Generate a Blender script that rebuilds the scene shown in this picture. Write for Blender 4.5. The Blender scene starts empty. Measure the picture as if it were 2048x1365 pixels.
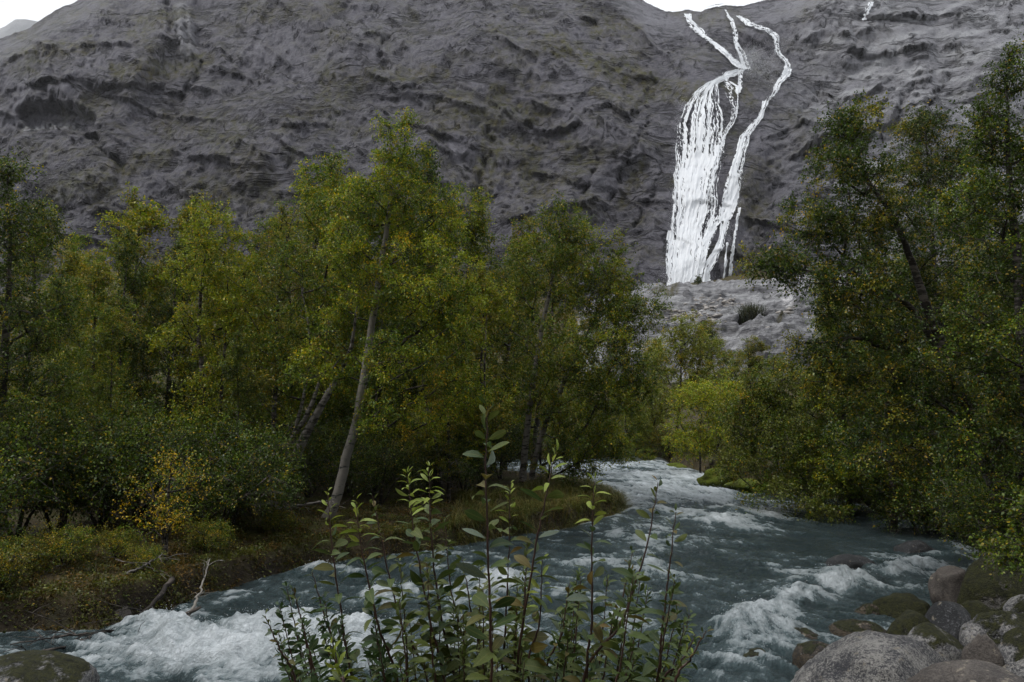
import bpy, bmesh, math, random
import numpy as np
from mathutils import Vector, noise as mnoise

# ------------------------------------------------------------------ camera, sky, sun, exposure
S = bpy.context.scene
COL = S.collection
CAM_Z = 3.0
F = 1593.0                       # focal length in pixels of a 2048 wide frame (28 mm)
PITCH = math.atan(167.5 / F)
cam_d = bpy.data.cameras.new('camera')
cam_d.sensor_width = 36.0
cam_d.lens = 36.0 * F / 2048.0
cam_d.clip_start = 0.05
cam_d.clip_end = 6000.0
cam = bpy.data.objects.new('camera', cam_d)
COL.objects.link(cam)
cam.location = (0, 0, CAM_Z)
cam.rotation_euler = (math.pi / 2 + PITCH, 0, 0)
S.camera = cam

SUN_EL, SUN_AZ = math.radians(60), math.radians(250)     # azimuth clockwise from +Y
W = bpy.data.worlds.new('World')
S.world = W
W.use_nodes = True
wn = W.node_tree
wn.nodes.clear()
sky = wn.nodes.new('ShaderNodeTexSky')
sky.sky_type = 'NISHITA'
sky.sun_disc = False
sky.sun_elevation = SUN_EL
sky.sun_rotation = SUN_AZ
sky.dust_density = 4.0
hs = wn.nodes.new('ShaderNodeHueSaturation')
hs.inputs['Saturation'].default_value = 0.25
mixw = wn.nodes.new('ShaderNodeMix')
mixw.data_type = 'RGBA'
mixw.inputs[0].default_value = 0.88                       # closed cloud deck over the valley
mixw.inputs[7].default_value = (8.0, 8.3, 8.75, 1)
bg = wn.nodes.new('ShaderNodeBackground')
bg.inputs['Strength'].default_value = 0.115
wo = wn.nodes.new('ShaderNodeOutputWorld')
wn.links.new(sky.outputs[0], hs.inputs['Color'])
wn.links.new(hs.outputs[0], mixw.inputs[6])
wn.links.new(mixw.outputs[2], bg.inputs['Color'])
wn.links.new(bg.outputs[0], wo.inputs['Surface'])

sun_d = bpy.data.lights.new('sun', 'SUN')
sun_d.energy = 1.5
sun_d.angle = math.radians(18)
sun_d.color = (1.0, 0.97, 0.92)
sun = bpy.data.objects.new('sun', sun_d)
COL.objects.link(sun)
sd = Vector((math.sin(SUN_AZ) * math.cos(SUN_EL), math.cos(SUN_AZ) * math.cos(SUN_EL), math.sin(SUN_EL)))
sun.rotation_euler = (-sd).to_track_quat('-Z', 'Y').to_euler()
sun.location = (0, -20, 60)

S.view_settings.view_transform = 'Standard'
S.view_settings.look = 'None'
S.view_settings.exposure = 0.45
S.view_settings.gamma = 1.0
S.view_settings.use_curve_mapping = False
S.render.engine = 'CYCLES'
cy = S.cycles
cy.max_bounces = 6
cy.diffuse_bounces = 2
cy.glossy_bounces = 2
cy.transmission_bounces = 3
cy.volume_bounces = 0
cy.transparent_max_bounces = 6
cy.caustics_reflective = False
cy.caustics_refractive = False
cy.use_denoising = True
cy.denoiser = 'OPENIMAGEDENOISE'
cy.sample_clamp_indirect = 4.0

# ------------------------------------------------------------------ helpers
rng = np.random.default_rng(7)
R = random.Random(11)
CP, SP = math.cos(PITCH), math.sin(PITCH)

def rays(px, py):
    """direction of the sight line through a pixel, scaled so that dy = 1"""
    px = np.asarray(px, float); py = np.asarray(py, float)
    u = (px - 1024.0) / F; v = (682.5 - py) / F
    dy = CP - v * SP; dz = SP + v * CP
    return u / dy, dz / dy

def at(px, py, Y):
    a, b = rays(px, py)
    return Vector((float(a) * Y, Y, CAM_Z + float(b) * Y))

def project(x, y, z):
    y = np.maximum(y, 0.05)
    zz = z - CAM_Z
    fwd = y * CP + zz * SP; up = -y * SP + zz * CP
    return 1024.0 + F * x / fwd, 682.5 - F * up / fwd

_ga = np.linspace(0, 2 * np.pi, 1024, endpoint=False)
_gc, _gs = np.cos(_ga), np.sin(_ga)
def pn(x, y, seed=0):
    x = np.asarray(x, float); y = np.asarray(y, float)
    xi = np.floor(x).astype(np.int64); yi = np.floor(y).astype(np.int64)
    fx = x - xi; fy = y - yi
    def g(ix, iy, dx, dy):
        h = (ix * 374761393 + iy * 668265263 + seed * 974634777) & 0xffffffff
        h = ((h ^ (h >> 13)) * 1274126177) & 0xffffffff
        h = (h ^ (h >> 16)) & 1023
        return _gc[h] * dx + _gs[h] * dy
    sx = fx * fx * fx * (fx * (fx * 6 - 15) + 10); sy = fy * fy * fy * (fy * (fy * 6 - 15) + 10)
    a = g(xi, yi, fx, fy); b = g(xi + 1, yi, fx - 1, fy)
    c = g(xi, yi + 1, fx, fy - 1); d = g(xi + 1, yi + 1, fx - 1, fy - 1)
    return ((a + (b - a) * sx) + ((c + (d - c) * sx) - (a + (b - a) * sx)) * sy) * 1.5

def fbm(x, y, octv=4, seed=0, gain=0.5, lac=2.03):
    t = 0; a = 1.0; n = 0
    for k in range(octv):
        t = t + a * pn(x, y, seed + 17 * k); n += a; a *= gain; x = x * lac + 3.1; y = y * lac + 7.7
    return t / n

def sstep(a, b, x):
    t = np.clip((x - a) / (b - a), 0, 1)
    return t * t * (3 - 2 * t)

def poly_dist(X, Y, pts):
    """distance of every point to a polyline, and the running parameter 0..1"""
    best = np.full(np.shape(X), 1e9); par = np.zeros(np.shape(X))
    L = [math.dist(a[:2], b[:2]) for a, b in zip(pts[:-1], pts[1:])]
    tot = sum(L); acc = 0
    for (a, b), l in zip(zip(pts[:-1], pts[1:]), L):
        dx, dy = b[0] - a[0], b[1] - a[1]
        t = np.clip(((X - a[0]) * dx + (Y - a[1]) * dy) / max(l * l, 1e-9), 0, 1)
        d = np.hypot(X - a[0] - t * dx, Y - a[1] - t * dy)
        m = d < best
        best = np.where(m, d, best); par = np.where(m, (acc + t * l) / tot, par)
        acc += l
    return best, par

def mesh_from(name, V, Fq=None, Ft=None, smooth=True, attrs=None):
    me = bpy.data.meshes.new(name)
    V = np.ascontiguousarray(V, np.float32)
    loops = []; starts = []; tot = []; n = 0
    if Fq is not None and len(Fq):
        Fq = np.asarray(Fq, np.int32); loops.append(Fq.ravel()); k = len(Fq)
        starts.append(np.arange(k, dtype=np.int32) * 4 + n); n += 4 * k
    if Ft is not None and len(Ft):
        Ft = np.asarray(Ft, np.int32); loops.append(Ft.ravel()); k = len(Ft)
        starts.append(np.arange(k, dtype=np.int32) * 3 + n); n += 3 * k
    me.vertices.add(len(V)); me.vertices.foreach_set('co', V.ravel())
    lp = np.concatenate(loops); st = np.concatenate(starts)
    me.loops.add(len(lp)); me.loops.foreach_set('vertex_index', lp)
    me.polygons.add(len(st)); me.polygons.foreach_set('loop_start', st)
    me.update(calc_edges=True)
    if smooth:
        me.polygons.foreach_set('use_smooth', np.ones(len(st), bool))
    for k, a in (attrs or {}).items():
        a = np.asarray(a, np.float32)
        if a.ndim == 1:
            t = me.attributes.new(k, 'FLOAT', 'POINT'); t.data.foreach_set('value', a)
        else:
            if a.shape[1] == 3: a = np.concatenate([a, np.ones((len(a), 1), np.float32)], 1)
            t = me.attributes.new(k, 'FLOAT_COLOR', 'POINT'); t.data.foreach_set('color', a.ravel())
    me.validate()
    return me

def grid_quads(nr, nc):
    i = np.arange((nr - 1) * (nc - 1)); r = i // (nc - 1); c = i % (nc - 1); b = r * nc + c
    return np.stack([b, b + 1, b + nc + 1, b + nc], 1)

def obj(name, me, mat=None, parent=None, loc=None):
    o = bpy.data.objects.new(name, me)
    COL.objects.link(o)
    if mat is not None and me is not None and not me.materials:
        me.materials.append(mat)
    if parent is not None: o.parent = parent
    if loc is not None: o.location = loc
    return o

def tag(o, label=None, cat=None, group=None, kind=None):
    if label: o['label'] = label
    if cat: o['category'] = cat
    if group: o['group'] = group
    if kind: o['kind'] = kind
    return o

def tubes(chains, sides=6):
    """chains: list of (points Nx3, radii N); returns verts, quads"""
    V = []; Q = []; n = 0
    for pts, rad in chains:
        pts = np.asarray(pts, float); rad = np.asarray(rad, float)
        k = len(pts)
        s = sides if not callable(sides) else sides(rad[0])
        d = np.gradient(pts, axis=0); d /= np.linalg.norm(d, axis=1)[:, None] + 1e-9
        up = np.where(np.abs(d[:, 2:3]) > 0.85, np.array([[1.0, 0, 0]]), np.array([[0, 0, 1.0]]))
        ref = up[0]
        a = np.cross(d, ref); a /= np.linalg.norm(a, axis=1)[:, None] + 1e-9
        b = np.cross(d, a)
        th = np.arange(s) * 2 * np.pi / s
        ring = pts[:, None, :] + rad[:, None, None] * (np.cos(th)[None, :, None] * a[:, None, :] + np.sin(th)[None, :, None] * b[:, None, :])
        V.append(ring.reshape(-1, 3))
        i = np.arange(k - 1)[:, None] * s; j = np.arange(s)[None, :]; j2 = (j + 1) % s
        q = np.stack([i + j, i + j2, i + s + j2, i + s + j], -1).reshape(-1, 4) + n
        Q.append(q); n += k * s
    return np.concatenate(V), np.concatenate(Q)

# ------------------------------------------------------------------ node material helper
class NT:
    def __init__(s, name):
        s.m = bpy.data.materials.new(name); s.m.use_nodes = True
        s.t = s.m.node_tree; s.t.nodes.clear()
        s.out = s.n('ShaderNodeOutputMaterial')
    def n(s, ty, **kw):
        nd = s.t.nodes.new(ty)
        for k, v in kw.items(): setattr(nd, k, v)
        return nd
    def l(s, a, b): s.t.links.new(a, b)
    def set(s, sock, v):
        if isinstance(v, bpy.types.NodeSocket): s.l(v, sock)
        else:
            if isinstance(v, tuple) and len(v) == 3 and sock.type == 'RGBA': v = v + (1,)
            sock.default_value = v
    def coord(s, scale=(1, 1, 1), rot=(0, 0, 0), kind='Object'):
        tc = s.n('ShaderNodeTexCoord'); mp = s.n('ShaderNodeMapping')
        mp.inputs['Scale'].default_value = scale; mp.inputs['Rotation'].default_value = rot
        s.l(tc.outputs[kind], mp.inputs[0]); return mp.outputs[0]
    def noise(s, vec, scale, detail=4, rough=0.55, dist=0.0):
        t = s.n('ShaderNodeTexNoise'); s.l(vec, t.inputs['Vector'])
        t.inputs['Scale'].default_value = scale; t.inputs['Detail'].default_value = detail
        t.inputs['Roughness'].default_value = rough; t.inputs['Distortion'].default_value = dist
        return t.outputs['Fac']
    def voro(s, vec, scale, feature='F1', out='Distance'):
        t = s.n('ShaderNodeTexVoronoi', feature=feature); s.l(vec, t.inputs['Vector'])
        t.inputs['Scale'].default_value = scale
        return t.outputs[out]
    def ramp(s, fac, stops, interp='LINEAR'):
        r = s.n('ShaderNodeValToRGB'); r.color_ramp.interpolation = interp
        e = r.color_ramp.elements
        while len(e) < len(stops): e.new(0.5)
        for k, (p, c) in enumerate(stops):
            e[k].position = p
            c = (c, c, c) if isinstance(c, (int, float)) else c
            e[k].color = tuple(c) + (1,)
        s.l(fac, r.inputs[0]); return r.outputs[0]
    def mix(s, fac, a, b, blend='MIX'):
        m = s.n('ShaderNodeMix', data_type='RGBA', blend_type=blend)
        s.set(m.inputs[0], fac); s.set(m.inputs[6], a); s.set(m.inputs[7], b); return m.outputs[2]
    def math(s, op, a, b=0.0, clamp=False):
        m = s.n('ShaderNodeMath', operation=op, use_clamp=clamp)
        s.set(m.inputs[0], a); s.set(m.inputs[1], b); return m.outputs[0]
    def attr(s, name, out='Fac'):
        a = s.n('ShaderNodeAttribute', attribute_name=name); return a.outputs[out]
    def bump(s, h, strength=0.5, dist=0.1):
        b = s.n('ShaderNodeBump'); b.inputs['Strength'].default_value = strength
        b.inputs['Distance'].default_value = dist; s.l(h, b.inputs['Height']); return b.outputs[0]
    def bsdf(s, color, rough=0.7, spec=0.3, normal=None):
        p = s.n('ShaderNodeBsdfPrincipled')
        s.set(p.inputs['Base Color'], color); s.set(p.inputs['Roughness'], rough)
        s.set(p.inputs['Specular IOR Level'], spec)
        if normal is not None: s.l(normal, p.inputs['Normal'])
        return p.outputs[0]
    def done(s, sh):
        s.l(sh, s.out.inputs['Surface']); return s.m
    def upness(s):
        g = s.n('ShaderNodeNewGeometry'); x = s.n('ShaderNodeSeparateXYZ'); s.l(g.outputs['Normal'], x.inputs[0])
        return x.outputs['Z']
# ------------------------------------------------------------------ materials of the mountain
def mat_rock_cliff():
    n = NT('cliff_rock')
    v = n.coord((1, 1, 1))
    big = n.noise(v, 0.02, 5, 0.6)
    vs = n.coord((0.10, 0.10, 0.025), (0, math.radians(28), 0))
    streak = n.noise(vs, 1.2, 6, 0.65, 0.6)
    fine = n.noise(v, 0.9, 6, 0.7)
    c = n.ramp(big, [(0.3, (0.082, 0.077, 0.096)), (0.52, (0.118, 0.113, 0.133)), (0.75, (0.165, 0.160, 0.181))])
    c = n.mix(n.ramp(streak, [(0.38, 0.0), (0.66, 0.85)]), c, (0.058, 0.054, 0.066))
    vs2 = n.coord((0.34, 0.34, 0.07), (0, math.radians(32), 0))
    st2 = n.noise(vs2, 1.5, 7, 0.7, 0.8)
    c = n.mix(n.ramp(st2, [(0.46, 0.0), (0.66, 0.6)]), c, (0.200, 0.195, 0.215))
    c = n.mix(n.ramp(st2, [(0.30, 0.6), (0.44, 0.0)]), c, (0.042, 0.040, 0.048))
    c = n.mix(n.math('MULTIPLY', n.ramp(fine, [(0.42, 0.0), (0.72, 1.0)]), 0.40), c, (0.21, 0.206, 0.226))
    c = n.mix(n.attr('pale'), c, (0.37, 0.37, 0.385))
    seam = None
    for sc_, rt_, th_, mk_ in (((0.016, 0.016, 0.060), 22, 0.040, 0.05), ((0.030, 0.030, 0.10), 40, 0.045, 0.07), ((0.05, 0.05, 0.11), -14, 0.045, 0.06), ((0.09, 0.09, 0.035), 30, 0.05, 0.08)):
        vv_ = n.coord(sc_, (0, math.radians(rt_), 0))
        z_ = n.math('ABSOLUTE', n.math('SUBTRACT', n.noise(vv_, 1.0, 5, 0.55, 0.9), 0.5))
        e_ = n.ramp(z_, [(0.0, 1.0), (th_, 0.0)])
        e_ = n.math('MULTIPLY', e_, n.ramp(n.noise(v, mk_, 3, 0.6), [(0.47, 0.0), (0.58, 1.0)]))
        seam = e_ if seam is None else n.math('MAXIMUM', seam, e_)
    c = n.mix(n.math('MULTIPLY', seam, 0.85), c, (0.014, 0.013, 0.016))  # occlusion shade of the cracks, painted into the rock colour
    vegn = n.noise(v, 0.35, 5, 0.65)
    vf = n.math('MULTIPLY', n.attr('veg'), n.ramp(vegn, [(0.36, 0.25), (0.62, 1.0)]), True)
    vc = n.mix(n.noise(v, 0.12, 3), (0.055, 0.070, 0.022), (0.105, 0.080, 0.030))
    c = n.mix(vf, c, vc)
    h = n.math('ADD', n.math('MULTIPLY', n.noise(v, 0.55, 8, 0.68, 0.8), 1.0), n.math('MULTIPLY', st2, 1.2))
    h = n.math('SUBTRACT', h, n.math('MULTIPLY', seam, 0.9))
    ro = n.math('ADD', n.math('MULTIPLY', streak, 0.25), 0.36)
    return n.done(n.bsdf(c, ro, 0.12, n.bump(h, 1.0, 1.3)))

def mat_falls():
    n = NT('falling_water')
    v = n.coord((1, 1, 0.12))
    c = n.mix(n.noise(v, 1.6, 4), (0.74, 0.77, 0.81), (0.95, 0.96, 0.97))
    a = n.bsdf(c, 0.5, 0.3)
    t = n.n('ShaderNodeBsdfTranslucent'); t.inputs[0].default_value = (0.9, 0.92, 0.94, 1)
    m = n.n('ShaderNodeMixShader'); m.inputs[0].default_value = 0.25
    n.l(a, m.inputs[1]); n.l(t.outputs[0], m.inputs[2])
    return n.done(m.outputs[0])

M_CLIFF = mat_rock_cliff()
M_FALLS = mat_falls()

# ------------------------------------------------------------------ cliff
def stroke(P, Q, pts, width, soft=None):
    """0..1 mask of a drawn stroke in the cliff's own face coordinates"""
    d, _ = poly_dist(P, Q, pts)
    return 1 - sstep(width * 0.4, width, d)

NC, NR = 860, 255
Pc = np.linspace(-520, 2560, NC)
sk = [(-900, 420), (-520, 290), (-200, 140), (0, 76), (60, 58), (92, 38), (130, 14), (165, -2), (260, -62), (420, -120), (900, -150), (1120, -95),
      (1230, -42), (1285, 0), (1310, 16), (1345, 24), (1375, 21), (1400, 24), (1430, 16), (1450, 12), (1490, 10), (1530, 2), (1570, -14), (1700, -70), (2048, -120), (2600, -170)]
QS = np.interp(Pc, [a for a, b in sk], [b for a, b in sk]) + 9.0 * fbm(Pc / 60, Pc * 0, 6, 3, 0.6)
tt = np.linspace(0, 1, NR)
PP = np.repeat(Pc[None, :], NR, 0)
QQ = QS[None, :] + (735 - QS[None, :]) * tt[:, None]
ax, az = rays(PP, QQ)
Yb = 177.2 / (1 - 0.7 * az)
# gentle lateral shape: the left shoulder stands back, the right wall turns towards the river
Yb = Yb + 26 * sstep(500, -400, PP) - 10 * sstep(1500, 2300, PP)
Yb = Yb + 30 * sstep(70, 0, QQ - QS[None, :]) ** 2           # rounded brow
wob = 26 * fbm(PP / 190, QQ / 190, 4, 5); wob2 = 26 * fbm(PP / 150, QQ / 150, 4, 9)
D = 15.0 * fbm(PP / 260, QQ / 210, 4, 21)
def sheets(ang, period, amp, seed, warp=1.0, edge=0.10, mk=(-0.02, 0.35)):
    ca, sa = math.cos(math.radians(ang)), math.sin(math.radians(ang))
    a = PP * ca - QQ * sa                       # along the strata
    b = -(PP * sa + QQ * ca)                    # upward across them
    ph = (b + warp * (wob if seed % 2 else wob2)) / period + 0.55 * fbm(a / (period * 3.4), b / (period * 1.2), 3, seed)
    f = ph - np.floor(ph)
    cell = np.floor(ph)
    s = sstep(0, edge * 0.6, f) * (0.45 * (1 - f) + 0.55 * np.exp(-7 * f) * (1 - f))
    m = sstep(mk[0], mk[1], fbm(a / (period * 2.6), b / (period * 0.9) + cell * 3.7, 3, seed + 50))
    return 1.45 * amp * s * m
right = sstep(1500, 1720, PP)
D += sheets(-14, 74, 2.8, 31) * (1 - 0.3 * right)
D += sheets(-36, 46, 2.0, 32, 1.5) * (1 - 0.7 * right)
D += sheets(18, 34, 1.6, 33, 0.8) * (0.35 + 0.9 * right)
D += sheets(-52, 19, 1.3, 34, 1.2, 0.2) * (1 - 0.7 * right)
D += sheets(8, 15, 1.15, 35, 1.2, 0.2) * (0.5 + 0.6 * right)
D += sheets(62, 40, 1.3, 36, 1.2, 0.12, (0.0, 0.4))
rid = 1 - np.abs(fbm(PP / 34 + QQ / 60, QQ / 24, 5, 61, 0.58))
D += 2.8 * rid
D += 0.7 * fbm(PP / 9 + QQ / 16, QQ / 8, 3, 71)
# ledges: (points, metres proud, reach upwards in px)
LEDGES = [
    ([(1040, 232), (1075, 258), (1110, 262), (1165, 252)], 3.2, 34),
    ([(1176, 228), (1215, 222), (1250, 232), (1292, 214)], 3.6, 30),
    ([(1488, 292), (1540, 282), (1585, 262), (1650, 248), (1720, 250)], 3.0, 26),
    ([(1575, 322), (1620, 296), (1680, 276), (1760, 258), (1900, 246)], 6.5, 46),
    ([(1120, 40), (1180, 32), (1240, 45)], 2.0, 26),
    ([(1600, 82), (1640, 66), (1700, 72), (1760, 60)], 2.2, 26),
    ([(1680, 95), (1740, 112), (1840, 100), (1940, 88)], 3.0, 30),
    ([(1700, 42), (1790, 36), (1880, 30), (1990, 42)], 2.6, 26),
    ([(690, 72), (740, 80), (800, 66)], 1.8, 22),
    ([(770, 182), (830, 178), (870, 205)], 2.0, 24),
    ([(420, 132), (470, 145), (525, 168)], 2.4, 26),
    ([(30, 224), (80, 212), (130, 212), (185, 236)], 4.0, 42),
    ([(0, 130), (90, 120), (190, 100), (280, 98)], 2.4, 24),
    ([(0, 190), (120, 172), (260, 180), (330, 160)], 3.0, 30),
    ([(560, 262), (640, 250), (700, 262)], 2.0, 22),
    ([(1000, 455), (1060, 430), (1140, 418), (1200, 395)], 2.4, 20),
    ([(1150, 300), (1172, 300), (1188, 322)], 1.6, 14),
    ([(1640, 205), (1720, 190), (1800, 150), (1900, 140)], 1.8, 18),
    ([(1700, 168), (1800, 176), (1900, 150)], 1.5, 16),
    ([(1300, 306), (1345, 284), (1380, 284)], 1.6, 16),
]
for pts, amp, reach in LEDGES:
    xs = [p[0] for p in pts]; ys = [p[1] for p in pts]
    dq = np.interp(PP, xs, ys) + 13 * fbm(PP / 45, QQ / 90, 4, int(xs[0])) + 4 * fbm(PP / 12, QQ / 30, 3, int(xs[0])) - QQ
    fade = sstep(xs[0] - 6, xs[0] + 25, PP) * sstep(xs[-1] + 6, xs[-1] - 25, PP)
    D += 1.5 * amp * (0.35 + 1.1 * sstep(-0.3, 0.4, fbm(PP / 38, QQ / 80, 3, int(xs[0]) + 7))) * fade * sstep(-1.5, 2.5, dq) * np.exp(-np.maximum(dq, 0) / reach)
# cracks and gullies: (points, metres deep, half width)
CRACKS = [
    ([(168, 262), (205, 296), (245, 334)], 4.0, 9), ([(395, 120), (385, 150), (360, 182)], 3.0, 12),
    ([(1900, 150), (1860, 205), (1828, 250)], 2.2, 8), ([(1830, 168), (1800, 220), (1786, 262)], 2.2, 8),
    ([(1790, 165), (1760, 225), (1740, 280)], 1.6, 7), ([(1640, 160), (1610, 215), (1590, 250)], 1.6, 7),
    ([(1180, 298), (1190, 322)], 1.4, 5), ([(1296, 250), (1250, 330), (1210, 420)], 1.6, 8), ([(1330, 330), (1300, 400), (1270, 450)], 1.8, 8),
    ([(1190, 340), (1150, 420), (1130, 450)], 1.8, 8), ([(985, 260), (965, 340), (945, 430)], 2.0, 14),
    ([(1505, 425), (1535, 445), (1545, 460)], 1.0, 4), ([(1520, 470), (1555, 500), (1580, 540)], 1.0, 4),
    ([(780, 60), (760, 110), (770, 140)], 2.0, 8), ([(330, 0), (345, 50), (350, 95)], 2.5, 12),
    ([(860, 205), (885, 235)], 1.6, 6), ([(1372, 60), (1420, 100), (1470, 140)], 1.6, 12),
]
for pts, deep, hw in CRACKS:
    D -= 1.1 * deep * stroke(PP + 16 * fbm(PP / 24, QQ / 24, 4, 5), QQ + 8 * fbm(PP / 20, QQ / 20, 3, 6), pts, hw * 0.8) * (0.4 + 1.0 * sstep(-0.2, 0.3, fbm(PP / 20, QQ / 20, 3, 8)))
# the hollow on the left with its pale wall, the dome below it, the rib above
D -= 7 * stroke(PP + 26 * fbm(PP / 30, QQ / 30, 4, 15), QQ + 16 * fbm(PP / 26, QQ / 26, 4, 16), [(62, 236), (110, 232), (168, 242)], 30)
dome = 1 - ((PP - 112) / 125) ** 2 - ((QQ - 335) / 88) ** 2
D += 5.5 * np.sqrt(np.clip(dome, 0, 1))
D -= 5 * stroke(PP, QQ, [(380, 100), (330, 170), (300, 250)], 60)
rib = stroke(PP, QQ, [(362, 20), (368, 60), (372, 92)], 26)
D += 4.0 * rib + 0.9 * rib * np.sin(PP / 2.6)
# plunge pool and bulge behind the main veil
D += 3.0 * (1 - sstep(0.3, 1.0, np.hypot((PP - 1405) / 75, (QQ - 330) / 160)))
D -= 3.5 * stroke(PP, QQ, [(1480, 135), (1520, 165), (1530, 200)], 40)
nrm = np.array([0, -0.80, 0.60])
D = D - D.mean()
calm = np.maximum(stroke(PP, QQ, [(1425, 175), (1400, 240), (1395, 330), (1400, 430), (1385, 520), (1375, 590)], 120), stroke(PP, QQ, [(1530, 205), (1485, 290), (1460, 400), (1430, 500), (1410, 580)], 60))
Dlow = 9.0 * fbm(PP / 330, QQ / 260, 4, 21)
D = D * (1 - 0.72 * calm) + 0.72 * calm * (Dlow - Dlow.mean() + 3.0)
D = D * (0.45 + 0.55 * sstep(0, 60, QQ - QS[None, :]))
rl = np.sqrt(ax * ax + 1 + az * az)
dirx, diry, dirz = -0.72 * ax / rl, -0.72 / rl + 0.28 * nrm[1], -0.72 * az / rl + 0.28 * nrm[2]   # outwards from the face
XC = ax * Yb + D * dirx; YC = Yb + D * diry; ZC = CAM_Z + az * Yb + D * dirz
# vegetation on the ledges and down the gullies
veg = 0.7 * sstep(-0.05, 0.40, fbm(PP / 120, QQ / 70, 4, 81))
vp = PP + 22 * fbm(PP / 40, QQ / 40, 3, 82); vq = QQ + 18 * fbm(PP / 45, QQ / 30, 3, 83)
for pts, w, a in [([(1000, 190), (985, 260), (970, 340), (945, 400)], 30, 1), ([(1070, 290), (1050, 350), (1060, 370)], 26, 1),
                  ([(1110, 90), (1200, 130), (1270, 150), (1330, 180), (1385, 190)], 34, 1), ([(1190, 55), (1260, 50)], 26, 0.8),
                  ([(240, 150), (330, 135), (400, 115)], 26, 1), ([(60, 120), (180, 100)], 24, 0.8), ([(110, 400), (240, 340), (330, 300)], 26, 0.9),
                  ([(700, 160), (760, 150), (880, 150)], 22, 0.8), ([(880, 240), (980, 220), (1090, 225)], 26, 0.9),
                  ([(860, 330), (960, 350), (1100, 350)], 26, 0.5), ([(1130, 260), (1160, 320)], 22, 0.7), ([(1300, 190), (1240, 200), (1190, 190)], 20, 0.8),
                  ([(420, 250), (470, 300), (520, 360)], 50, 0.6), ([(1450, 165), (1480, 190), (1500, 205)], 18, 0.9), ([(1430, 590), (1600, 560)], 14, 1), ([(1660, 90), (1720, 60), (1800, 30)], 18, 0.5),
                  ([(1660, 190), (1690, 150)], 18, 0.4), ([(1290, 330), (1240, 410)], 20, 0.8), ([(1180, 400), (1150, 440)], 22, 0.8), ([(380, 380), (600, 420), (760, 400)], 45, 0.5)]:
    veg = np.maximum(veg, a * stroke(vp, vq, pts, w))
gy = np.gradient(D, axis=0)
veg = np.clip(veg + 0.35 * sstep(0.05, 0.5, gy) * (1 - right), 0, 1) * (1 - 0.75 * right)
veg *= 0.35 + 0.65 * sstep(-0.25, 0.25, fbm(PP / 11, QQ / 11, 3, 85))
pale = right * (0.38 + 0.55 * sstep(-0.15, 0.4, fbm(PP / 60 + QQ / 30, QQ / 26, 4, 91)))
pale = np.maximum(pale, 0.9 * stroke(PP, QQ, [(52, 258), (95, 250), (148, 246)], 13) * sstep(-0.25, 0.1, fbm(PP / 9, QQ / 30, 3, 92)))
pale = np.maximum(pale, 0.45 * rib)
# the mountain goes on behind the brow
NB = 14
k = np.linspace(0, 1, NB + 1)[1:][::-1, None]
XB = XC[0][None, :] * (1 + 0.25 * k); YB = YC[0][None, :] + 170 * k
ZB = ZC[0][None, :] + 14 * k - 40 * k * k + 6 * fbm(XB / 40, YB / 40, 3, 4) * k
VV = np.stack([np.concatenate([XB, XC]), np.concatenate([YB, YC]), np.concatenate([ZB, ZC])], -1).reshape(-1, 3)
zpad = np.zeros((NB, NC))
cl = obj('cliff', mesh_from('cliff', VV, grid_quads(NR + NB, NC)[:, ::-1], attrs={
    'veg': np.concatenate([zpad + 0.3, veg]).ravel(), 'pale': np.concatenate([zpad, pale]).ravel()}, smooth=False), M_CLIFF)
tag(cl, 'steep dark grey layered rock wall with mossy ledges above the forest', kind='structure')

def on_cliff(p, q, off=0.6):
    """point of the cliff face behind its face coordinates p, q"""
    p = np.asarray(p, float); q = np.asarray(q, float)
    ci = np.clip((p - Pc[0]) / (Pc[1] - Pc[0]), 0, NC - 1.001); c0 = ci.astype(int); fc = ci - c0
    qs = QS[c0] * (1 - fc) + QS[c0 + 1] * fc
    ri = np.clip((q - qs) / (735 - qs), 0, 1) * (NR - 1.001); r0 = ri.astype(int); fr = ri - r0
    o = []
    for G in (XC, YC, ZC):
        o.append((G[r0, c0] * (1 - fc) + G[r0, c0 + 1] * fc) * (1 - fr) + (G[r0 + 1, c0] * (1 - fc) + G[r0 + 1, c0 + 1] * fc) * fr)
    V = np.stack(o, -1)
    off = np.asarray(off)
    return V + (off[..., None] if off.ndim else off) * nrm

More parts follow.
